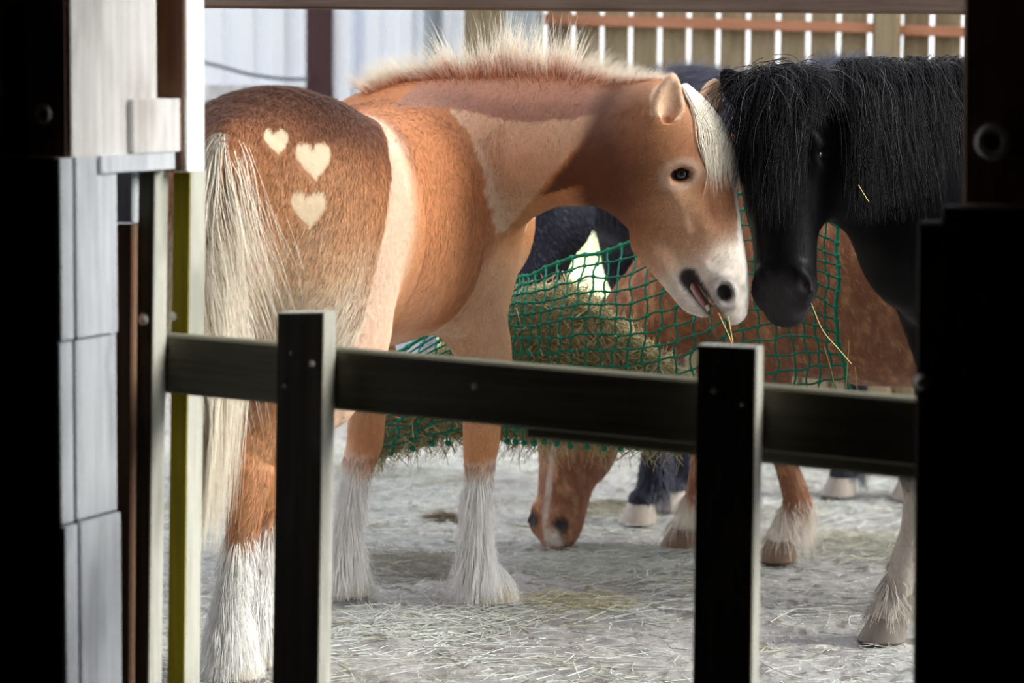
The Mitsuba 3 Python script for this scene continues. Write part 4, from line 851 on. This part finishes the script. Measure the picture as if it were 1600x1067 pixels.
# ================================================================ hay net, hay, litter
TOPN = [(585, 560, 7.36), (700, 505, 7.34), (800, 440, 7.32), (832, 428, 7.30), (900, 402, 7.26), (975, 386, 7.22), (1060, 335, 7.16), (1150, 300, 7.11), (1235, 322, 7.08), (1312, 352, 7.05)]
MIDN = [(580, 640, 7.30), (690, 590, 7.22), (780, 545, 7.17), (830, 540, 7.13), (890, 535, 7.09), (970, 535, 7.05), (1060, 520, 7.02), (1150, 475, 7.02), (1240, 470, 7.02), (1306, 490, 7.02)]
BOTN = [(588, 716, 7.36), (690, 692, 7.34), (780, 688, 7.30), (830, 692, 7.27), (900, 696, 7.24), (990, 700, 7.20), (1080, 690, 7.14), (1165, 650, 7.10), (1250, 622, 7.07), (1330, 605, 7.05)]
rows = [catmull([P(*q) for q in r_], 12) for r_ in (TOPN, MIDN, BOTN)]
def net_pt(u, w):
    'u 0..1 left to right, w 0..1 top to bottom'
    x = np.clip(np.asarray(u) + .05 * (np.asarray(w) - .35) * -1.0 * (1 - np.asarray(u)) , 0, 1) * (len(rows[0]) - 1.001); i = x.astype(int); fr = (x - i)[..., None]
    a, b, c = (r_[i] * (1 - fr) + r_[i + 1] * fr for r_ in rows); w = np.asarray(w)[..., None]
    b2 = 2 * b - .5 * (a + c)
    return (1 - w) ** 2 * a + 2 * w * (1 - w) * b2 + w ** 2 * c
NU, NV = 33, 13; rn = np.random.default_rng(13); knots = []
jit = meshkit.fbm
def wob(p): return p + (np.stack([jit(p * 9, 2, 1), jit(p * 9, 2, 2) * .6 + .2, jit(p * 9, 2, 3)], -1) - .5) * .035
nc = 0
for i in range(1, NU):
    w = np.linspace(0, 1, 40); u = np.full(40, i / NU) + np.where(True, 1, 0) * .0025 * np.sin(w * NV * np.pi + i * np.pi)
    add('hay_net__' + num('cord', nc), tube(wob(net_pt(u, w)), .0030, 5), 'm_net', True); nc += 1
for j in range(1, NV):
    u = np.linspace(0, 1, 110); w = np.full(110, j / NV) + .004 * np.sin(u * NU * np.pi + j * np.pi)
    add('hay_net__' + num('cord', nc), tube(wob(net_pt(u, w)), .0030, 5), 'm_net', True); nc += 1
s8 = trimesh.creation.icosphere(1, .0066)
ks = []
for i in range(0, NU + 1):
    for j in range(0, NV + 1):
        m = s8.copy(); m.apply_scale(1.35 if i in (0, NU) or j in (0, NV) else 1.0); m.apply_translation(wob(net_pt(np.array([i / NU]), np.array([j / NV])))[0]); ks.append(m)
add('hay_net__knots', cat_mesh(ks), 'm_net_rope', True, kind='stuff')
e = np.linspace(0, 1, 90)
for k, (u, w) in enumerate(((e, e * 0), (e, e * 0 + 1), (e * 0, e), (e * 0 + 1, e))):
    add('hay_net__' + num('border_rope', k), tube(wob(net_pt(u, w)), .0055, 7), 'm_net_rope', True)
tag('hay_net', 'green knotted hay net slung between the ponies, half full of hay', 'hay net')
# ropes that carry the net up to the roof timbers
# hay inside: a lumpy body and loose stalks
us = np.linspace(.015, .74, 74); top_w = np.interp(us, [0, .1, .2, .33, .42, .51, .565, .63, .69, .74], [.35, .2, .14, .10, .14, .27, .40, .55, .70, .88])
th = np.linspace(0, 2 * np.pi, 40)[:-1]; V_ = []
for u_, tw in zip(us, top_w):
    f_top, f_bot = net_pt(np.array([u_]), np.array([tw]))[0], net_pt(np.array([u_]), np.array([.995]))[0]
    c = (f_top + f_bot) / 2; hz = (f_top[2] - f_bot[2]) / 2; taper = min(1, (u_ - .01) * 14, (.752 - u_) * 9)
    for a in th:
        wq = np.clip(.5 - .5 * np.sin(a), 0, 1); w = tw + (.995 - tw) * wq
        fp = net_pt(np.array([u_]), np.array([w]))[0]
        front = np.cos(a) > 0
        y = fp[1] + .016 + (1 - abs(np.cos(a)) ** .6) * .07 if front else fp[1] + .09 + abs(np.cos(a)) ** .7 * .24 * taper
        V_.append([fp[0], y, fp[2] - .012])
V_ = np.array(V_); nt = len(th); F_ = []
for i in range(len(us) - 1):
    for j in range(nt): F_ += [[i * nt + j, i * nt + (j + 1) % nt, (i + 1) * nt + (j + 1) % nt], [i * nt + j, (i + 1) * nt + (j + 1) % nt, (i + 1) * nt + j]]
for i0_, s0 in ((0, 1), ((len(us) - 1) * nt, -1)):
    V_ = np.vstack([V_, V_[i0_:i0_ + nt].mean(0)]); F_ += [[len(V_) - 1, i0_ + (j + 1) % nt, i0_ + j][::s0] for j in range(nt)]
hm = trimesh.Trimesh(V_, F_, process=False); hm.fix_normals(); hm = hm.subdivide()
hn = hm.vertex_normals; hm.vertices = hm.vertices - hn * (meshkit.fbm(hm.vertices * 22, 3, 6) * .03)[:, None]
def haycore(p, n, uv): return mix(lin(128, 118, 78), lin(190, 178, 130), fbm(p.x * 60, p.z * 60, p.y * 60, 3))
bsdf('m_haycore', principled(proc(haycore), .9, .1))
add('hay__core', hm, 'm_haycore', True)
tag('hay', 'dry greenish hay bulging inside the green net', 'hay', kind='stuff')
def stalks(key, p, d, L, r0, cols, seed, bend=.25, k=4):
    r = np.random.default_rng(seed); n = len(p); d = d / (np.linalg.norm(d, axis=1, keepdims=True) + 1e-9)
    off = r.normal(0, 1, (n, 3)) * (L * bend * .3)[:, None]
    path = bezier(p - d * (L / 2)[:, None], p + off, p + d * (L / 2)[:, None], k)
    v, f, n_, c_ = strands(path, r0, cols, .6); add_n(key, v, f, n_, 'm_straw', c_); return path
r = np.random.default_rng(17); n = 9000
p, fi = trimesh.sample.sample_surface(hm, n, seed=17); N = hm.face_normals[fi]; k = (N[:, 1] < .35); p, N = p[k], N[k]; n = len(p)
d = r.normal(0, 1, (n, 3)); d -= N * (np.einsum('ij,ij->i', d, N) * .8)[:, None]
hay_c = lambda r, n: lin(214, 204, 160)[None] * (1 - r.random((n, 1)) * .55) + (lin(240, 232, 196) - lin(214, 204, 160))[None] * (r.random((n, 1)) ** 3) * .8
L_ = r.uniform(.05, .17, n); ppos = p + N * r.uniform(-.012, .010, n)[:, None]
stalks('hay__stalks', ppos, d, L_, r.uniform(.0009, .0024, n), hay_c(r, n), 19); tag('hay__stalks', kind='stuff')
# wisps hanging out below the net
n = 330; u_ = r.uniform(.02, .72, n); p = net_pt(u_, np.full(n, .99)) + np.stack([0 * u_, r.uniform(0, .14, n), r.uniform(-.03, .02, n)], 1)
stalks('hay__hanging_wisps', p, np.stack([r.normal(0, .55, n), r.normal(0, .3, n), -np.ones(n)], 1), r.uniform(.05, .15, n), r.uniform(.0009, .0018, n), lin(214, 202, 150)[None] * r.uniform(.6, 1, (n, 1)), 23); tag('hay__hanging_wisps', kind='stuff')
# litter on the ground
n = 8200; r = np.random.default_rng(29)
x, y = r.uniform(-1.4, 1.9, n * 3), 5.4 + 4.6 * r.random(n * 3); q = np.stack([x, y, 0 * x], 1); dens = meshkit.fbm(q * 1.8, 3, 44)
k = np.argsort(r.random(n * 3) / np.clip(dens - .28, .02, 1))[:n]; x, y = x[k], y[k]
ang = r.normal(0.1, .8, n); L_ = r.gamma(2.2, .034, n) + .025; z = ground_z(x, y) + .004 + r.uniform(0, .012, n)
lc = np.where(r.random((n, 1)) < .8, lin(214, 220, 218)[None] * r.uniform(.7, 1.04, (n, 1)), lin(176, 170, 146)[None] * r.uniform(.6, 1.1, (n, 1)))
stalks('straw_litter__stalks', np.stack([x, y, z], 1), np.stack([np.cos(ang), np.sin(ang), r.normal(0, .05, n)], 1), np.minimum(L_, .3), r.uniform(.0008, .0020, n), lc, 31, .18)
tag('straw_litter', 'loose pale hay stalks scattered over the yard floor', 'straw', kind='stuff'); tag('straw_litter__stalks', kind='stuff')
n = 16000; r = np.random.default_rng(37); x, y = r.uniform(-1.3, 1.9, n), 5.4 + 4.2 * r.random(n); dens = meshkit.fbm(np.stack([x, y, 0 * x], 1) * 1.6, 3, 45); k = r.random(n) < np.clip(dens * 2.2 - .55, .08, 1); x, y = x[k], y[k]; n = len(x)
ang = r.normal(0, 1.2, n); stalks('straw_litter__chaff', np.stack([x, y, ground_z(x, y) + .003 + r.uniform(0, .006, n)], 1), np.stack([np.cos(ang), np.sin(ang), r.normal(0, .3, n)], 1), r.uniform(.008, .035, n), r.uniform(.0010, .0022, n), lin(206, 214, 208)[None] * r.uniform(.55, 1.08, (n, 1)), 38, .2, 3)
tag('straw_litter__chaff', kind='stuff')
# small heaps of trampled hay
hp = []
for i, (px, py, rad, hgt, ln, tone) in enumerate(((700, 806, .06, .025, .06, (112, 96, 76)), (965, 795, .15, .04, .09, (150, 145, 124)), (1330, 850, .26, .03, .11, (206, 206, 192)), (660, 970, .20, .018, .16, (222, 226, 222)), (640, 880, .22, .03, .10, (158, 156, 146)), (905, 935, .13, .012, .10, (204, 198, 168)), (760, 960, .14, .02, .12, (206, 208, 202)), (600, 735, .2, .02, .09, (186, 188, 182)), (1000, 880, .3, .025, .12, (196, 200, 194)))):
    c = G(px, py); n = int(140 + 2600 * rad ** 2 * 3); a = r.random(n) * 2 * np.pi; q = rad * np.sqrt(r.random(n)); x, y = c[0] + q * np.cos(a) * 1.2, c[1] + q * np.sin(a)
    z = ground_z(x, y) + .003 + hgt * r.random(n) * (1 - (q / rad) ** 2)
    ang = r.normal(0.2, .9, n); stalks(num('hay_tuft', i), np.stack([x, y, z], 1), np.stack([np.cos(ang), np.sin(ang), r.normal(0, .15, n)], 1), r.uniform(.4, 1.3, n) * ln, r.uniform(.0008, .0018, n), lin(*tone)[None] * r.uniform(.65, 1.05, (n, 1)), 200 + i)
    tag(num('hay_tuft', i), ('small dark tuft of hay behind the chestnut forelegs', 'brown heap of hay beside the grazing muzzle', 'pale heap of hay on the floor at the right of the gate post', 'spread of long pale stalks in front of the chestnut forefeet', 'greyish trampled hay between the hind and fore feet', 'yellowish streak of hay right of the chestnut forefoot', 'pale stalks under the white right forefoot', 'trampled hay below the left end of the net', 'wide patch of pale hay before the grazing pony')[i], 'hay', kind='stuff')
bsdf('m_straw_one', principled(rgb(*lin(222, 206, 140)), .6, .3))
# stalks in the mouths
for i, pts in enumerate(([(1122, 488, 6.42), (1130, 505, 6.40), (1141, 530, 6.40), (1146, 548, 6.41)], [(1138, 494, 6.41), (1141, 512, 6.40), (1145, 535, 6.41)], [(1266, 470, 6.42), (1285, 515, 6.40), (1310, 545, 6.42), (1330, 568, 6.44)], [(1322, 606, 6.98), (1325, 565, 6.97), (1327, 531, 6.98)], [(1306, 612, 6.98), (1298, 575, 6.97), (1288, 542, 6.98)], [(1340, 612, 6.98), (1338, 590, 6.97), (1336, 572, 6.98)])):
    add(num('hay_stalk', i), tube(catmull([P(*q_) for q_ in pts], 5), .0013, 5), bsdf_straw if False else 'm_straw_one', True, label=('long bent hay stalk hanging from the chestnut mouth', 'short straight hay stalk hanging from the chestnut mouth', 'yellow hay stalk hanging from the black muzzle', 'tallest upright hay stalk at the lower right corner of the net', 'curved hay stalk inside the lower right corner of the net', 'shortest upright hay stalk outside the net near its corner')[i], cat='hay stalk')

d_ = np.array([ray(1348, 302)]); l_ = bm.ray.intersects_location(CAM[None], d_ / np.linalg.norm(d_), multiple_hits=False)[0]
if len(l_):
    yy = l_[0][1] - .13
    add('hay_stalk_006', tube(np.array([P(1341, 289, yy), P(1349, 302, yy), P(1358, 316, yy + .01)]), .0012, 5), 'm_straw_one', True, label='short hay stalk caught in the hair of the black neck', cat='hay stalk')
# ================================================================ the foreground: jamb, gate, posts, beam
def bolt(key, px, py, v, r, mat='m_washer', hole=False, head=.006):
    c = PV(px, py, v)
    if hole:
        a = np.arange(33) * 2 * np.pi / 32; ring = np.array([c + U * (r * .72 * math.cos(q)) + np.array([0, 0, r * .72 * math.sin(q)]) - V * .004 for q in a])
        m = tube(ring, r * .30, 8, cap=False)
        add(key + '__hole_shade_disc', tube([c - V * .0015, c + V * .004], r * .62, 20), 'm_wood_black', 35)  # flat black disc stands in for the shade inside the hole
    else:
        m = cat_mesh([tube([c + V * .002, c - V * .001, c - V * head * .6, c - V * head], [r * 1.0, r, r * .8, r * .35], 18), tube([c + V * .004, c - V * .0015], r * 1.15, 18)])
    add(key, m, mat, 35)
bsdf('m_washer', principled(rgb(.75, .73, .70), .6, .4))
# -- upper left jamb post (its right-hand face catches the light)
u0 = uz(PV(243, 100, -.02))[0]
def v_at(px, u, py=500):
    lo, hi = -1.5, 1.0
    for _ in range(50):
        mid = (lo + hi) / 2
        lo, hi = (mid, hi) if uz(PV(px, py, mid))[0] > u else (lo, mid)   # nearer planes see the point further right
    return (lo + hi) / 2
def v_of(px, u, py=500):
    vs = np.linspace(-1.5, 1.2, 2701); us = np.array([uz(PV(px, py, w))[0] for w in vs]); return vs[np.abs(us - u).argmin()]
def zof(py, v, px=150): return PV(px, py, v)[2]
def zedge(px, py, v): return PV(px, py, v)[2]
va = v_of(105, u0, 100); ztop = zedge(105, -60, va)
uL = uz(PV(40, 100, va))[0]
add('jamb_post', box_uvz(uL, u0, va, -.02, zof(245, -.16), 2.45, .006), 'm_wood_brown', label='thick weathered timber upright at the upper left of the opening', cat='post')
# its whitewashed right face: a facing board coloured paler for the light on it
add('jamb_post__facing_board', box_uvz(u0 - .001, u0 + .006, va + .004, -.024, zof(245, -.16) + .004, 2.45, .002), 'm_wood_pale')
bolt('jamb_post__ring_washer', 70, 178, va, .020, 'm_washer', hole=True)
# black wall left of it
add('wall_front', box_uvz(-2.2, uL - .002, va + .02, va + .12, -.1, 2.45, .004), 'm_room', label='black boarding at the far left of the passage', kind='structure')
add('wall_front__hook', cat_mesh([tube([PV(4, 120, va + .02) - V * .01, PV(4, 143, va + .02) - V * .01], .006, 8), tube([PV(4, 143, va + .02) - V * .01, PV(11, 144, va + .02) - V * .012], .006, 8)]), 'm_metal', 30)
# -- lower left: a stack of three boxed panels, their right faces pale
vb = v_of(97, u0 + .006, 600)
ub = uz(PV(97, 600, vb))[0]
vc = v_of(186, ub, 600)
for i, (ya, yb) in enumerate(((246, 534), (535, 821), (822, 1180))):
    zt, zb_ = zof(ya, vb, 97), zof(yb, vb, 97)
    key = num('jamb_panel', i)
    d_ = (0, -.004, .004)[i]
    add(key + '__core', box_uvz(ub - .62, ub + d_ - .012, vb, vc, zb_, zt, .003), 'm_wood_black')
    v1 = v_of(118, ub, 700); v2 = v_of(123, ub, 700)
    add(key + '__edge_strip', box_uvz(ub - .011 + d_, ub + d_, vb + .001, v1, zb_ + .002, zt - .002, .002), 'm_wood_grey')
    add(key + '__side_board', box_uvz(ub - .011 + d_, ub + d_ - .001, v2, vc, zb_ + .002, zt - .002, .002), 'm_wood_grey')
    tag(key, ('black boxed panel with a pale side, topmost of three on the left jamb', 'black boxed panel with a pale side, middle of three on the left jamb', 'black boxed panel with a cracked pale side, lowest of three on the left jamb')[i], 'panel', 'boxed panels of the left jamb')
# pale block and its ledge
ubk = u0 + .018
v3, v4 = v_of(207, ubk, 200), v_of(290, ubk, 200)
add('wooden_block', box_uvz(ubk - .05, ubk, v3, v4, zof(240, v3, 207), zof(155, v3, 207), .004), 'm_wood_pale', label='short pale wooden block fixed to the left jamb above the gate post', cat='block')
add('wooden_ledge', box_uvz(ubk - .06, ubk - .004, v3 - .1, v4 - .03, zof(268, v3, 207), zof(241, v3, 207), .003), 'm_wood_grey', label='narrow pale ledge under the wooden block on the left jamb', cat='ledge')
# dark board; the light on its right side is painted as a white strip
vD = .04
add('upright_board', plank_px([(240, -60), (289, -60), (287, 268), (240, 268)], vD, .066), 'm_wood_brown', label='dark upright board beside the jamb with the light on its right side painted as a white edge', cat='board')
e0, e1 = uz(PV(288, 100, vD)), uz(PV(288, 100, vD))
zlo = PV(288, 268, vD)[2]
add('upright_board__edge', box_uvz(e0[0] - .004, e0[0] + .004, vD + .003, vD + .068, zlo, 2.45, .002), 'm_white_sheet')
# thin brown batten next to the gate post
add('brown_batten', plank_px([(181, 350), (208, 350), (203, 1180), (170, 1180)], -.03, .02), 'm_wood_brown', label='narrow brown batten between the jamb panels and the gate', cat='batten')
add('brown_batten__shade_block', plank_px([(178, 262), (209, 262), (208, 348), (178, 348)], -.032, .022), 'm_wood_grey')  # added grey block stands for the shadow on the panel above the batten
# -- gate
D = .055
def picket(key, poly, v0, d, mat): add(key, plank_px(poly, v0, d, .005), mat)
picket('gate__upright', [(209, 268), (241, 267), (230, 1180), (196, 1180)], 0, D, 'm_wood_gate')
picket('gate__upright_001', [(433, 489), (505, 488), (495, 1180), (423, 1180)], 0, D, 'm_wood_gate')
picket('gate__upright_002', [(1089, 539), (1181, 543), (1172, 1180), (1080, 1180)], 0, D * .8, 'm_wood_gate')
picket('gate__upright_003', [(270, 268), (297, 268), (286, 1180), (259, 1180)], D + .05, .065, 'm_wood_gate')
# thin dark front sheets: the passage shade put into their colour
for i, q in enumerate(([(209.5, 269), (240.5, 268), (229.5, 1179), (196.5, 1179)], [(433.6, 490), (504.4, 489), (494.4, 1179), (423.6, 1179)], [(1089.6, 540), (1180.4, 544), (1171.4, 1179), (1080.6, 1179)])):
    key = 'gate__' + num('shade_face', i); add(key, plank_px(q, -.002, .004, .0006), 'm_wood_shaded'); labels[key] = {'label': 'thin front face coloured dark as painted shade'}
# its face is algae-stained
add('gate__stained_face', plank_px([(271, 269), (296.5, 269), (285.5, 1179), (260, 1179)], D + .049, .003, .0005), 'm_wood_olive')
labels['gate__stained_face'] = {'label': 'olive algae-stained face'}
picket('gate__rail', [(255, 522), (1445, 625), (1445, 731), (255, 614)], D, .046, 'm_wood_rail')
picket('gate__backing_board', [(820, 600), (1445, 640), (1445, 752), (820, 684)], D + .062, .025, 'm_wood_rail')
for i, (x, y, v, r) in enumerate(((225, 499, 0, .0135), (489, 568, 0, .008), (456, 552, 0, .004), (446, 603, 0, .004), (1116, 611, 0, .006), (1160, 632, 0, .004), (742, 604, D, .006), (271, 494, D + .05, .008))):
    bolt('gate__' + num('bolt', i), x, y, v, r, head=.007)
tag('gate', 'weathered wooden gate with upright planks and one thick sloping rail in front of the ponies', 'gate')
# -- right side
vE = 0.0
add('washer_post', plank_px([(1506, -60), (1720, -60), (1720, 330), (1503, 322)], vE, .14, .006), 'm_wood_brown', label='thick brown timber upright at the right edge with a round washer', cat='post')
bolt('washer_post__ring_washer', 1553, 222, vE, .031, 'm_washer', hole=True)
add('wall_front_001', box_uvz(uz(PV(1719, 100, 0))[0] + .01, 3.6, 0, .1, -.1, 2.45), 'm_room', label='dark boarding at the far right of the passage', kind='structure')
add('black_panel', plank_px([(1432, 346), (1760, 346), (1760, 1180), (1424, 1180)], -.055, .05, .006), 'm_wood_black', label='black boxed panel on the right of the opening below the upright', cat='panel')
add('black_panel__cap', plank_px([(1470, 322), (1760, 322), (1760, 347), (1470, 347)], -.053, .05, .005), 'm_wood_black')
bolt('black_panel__bolt', 1440, 597, -.055, .014, 'm_washer', head=.012)
# -- beam over the opening
add('lintel_beam', plank_px([(180, -70), (1640, -70), (1640, 23), (180, 11)], 1.30, .09, .006), 'm_wood_beam', label='long brown timber beam across the top of the opening', cat='beam')
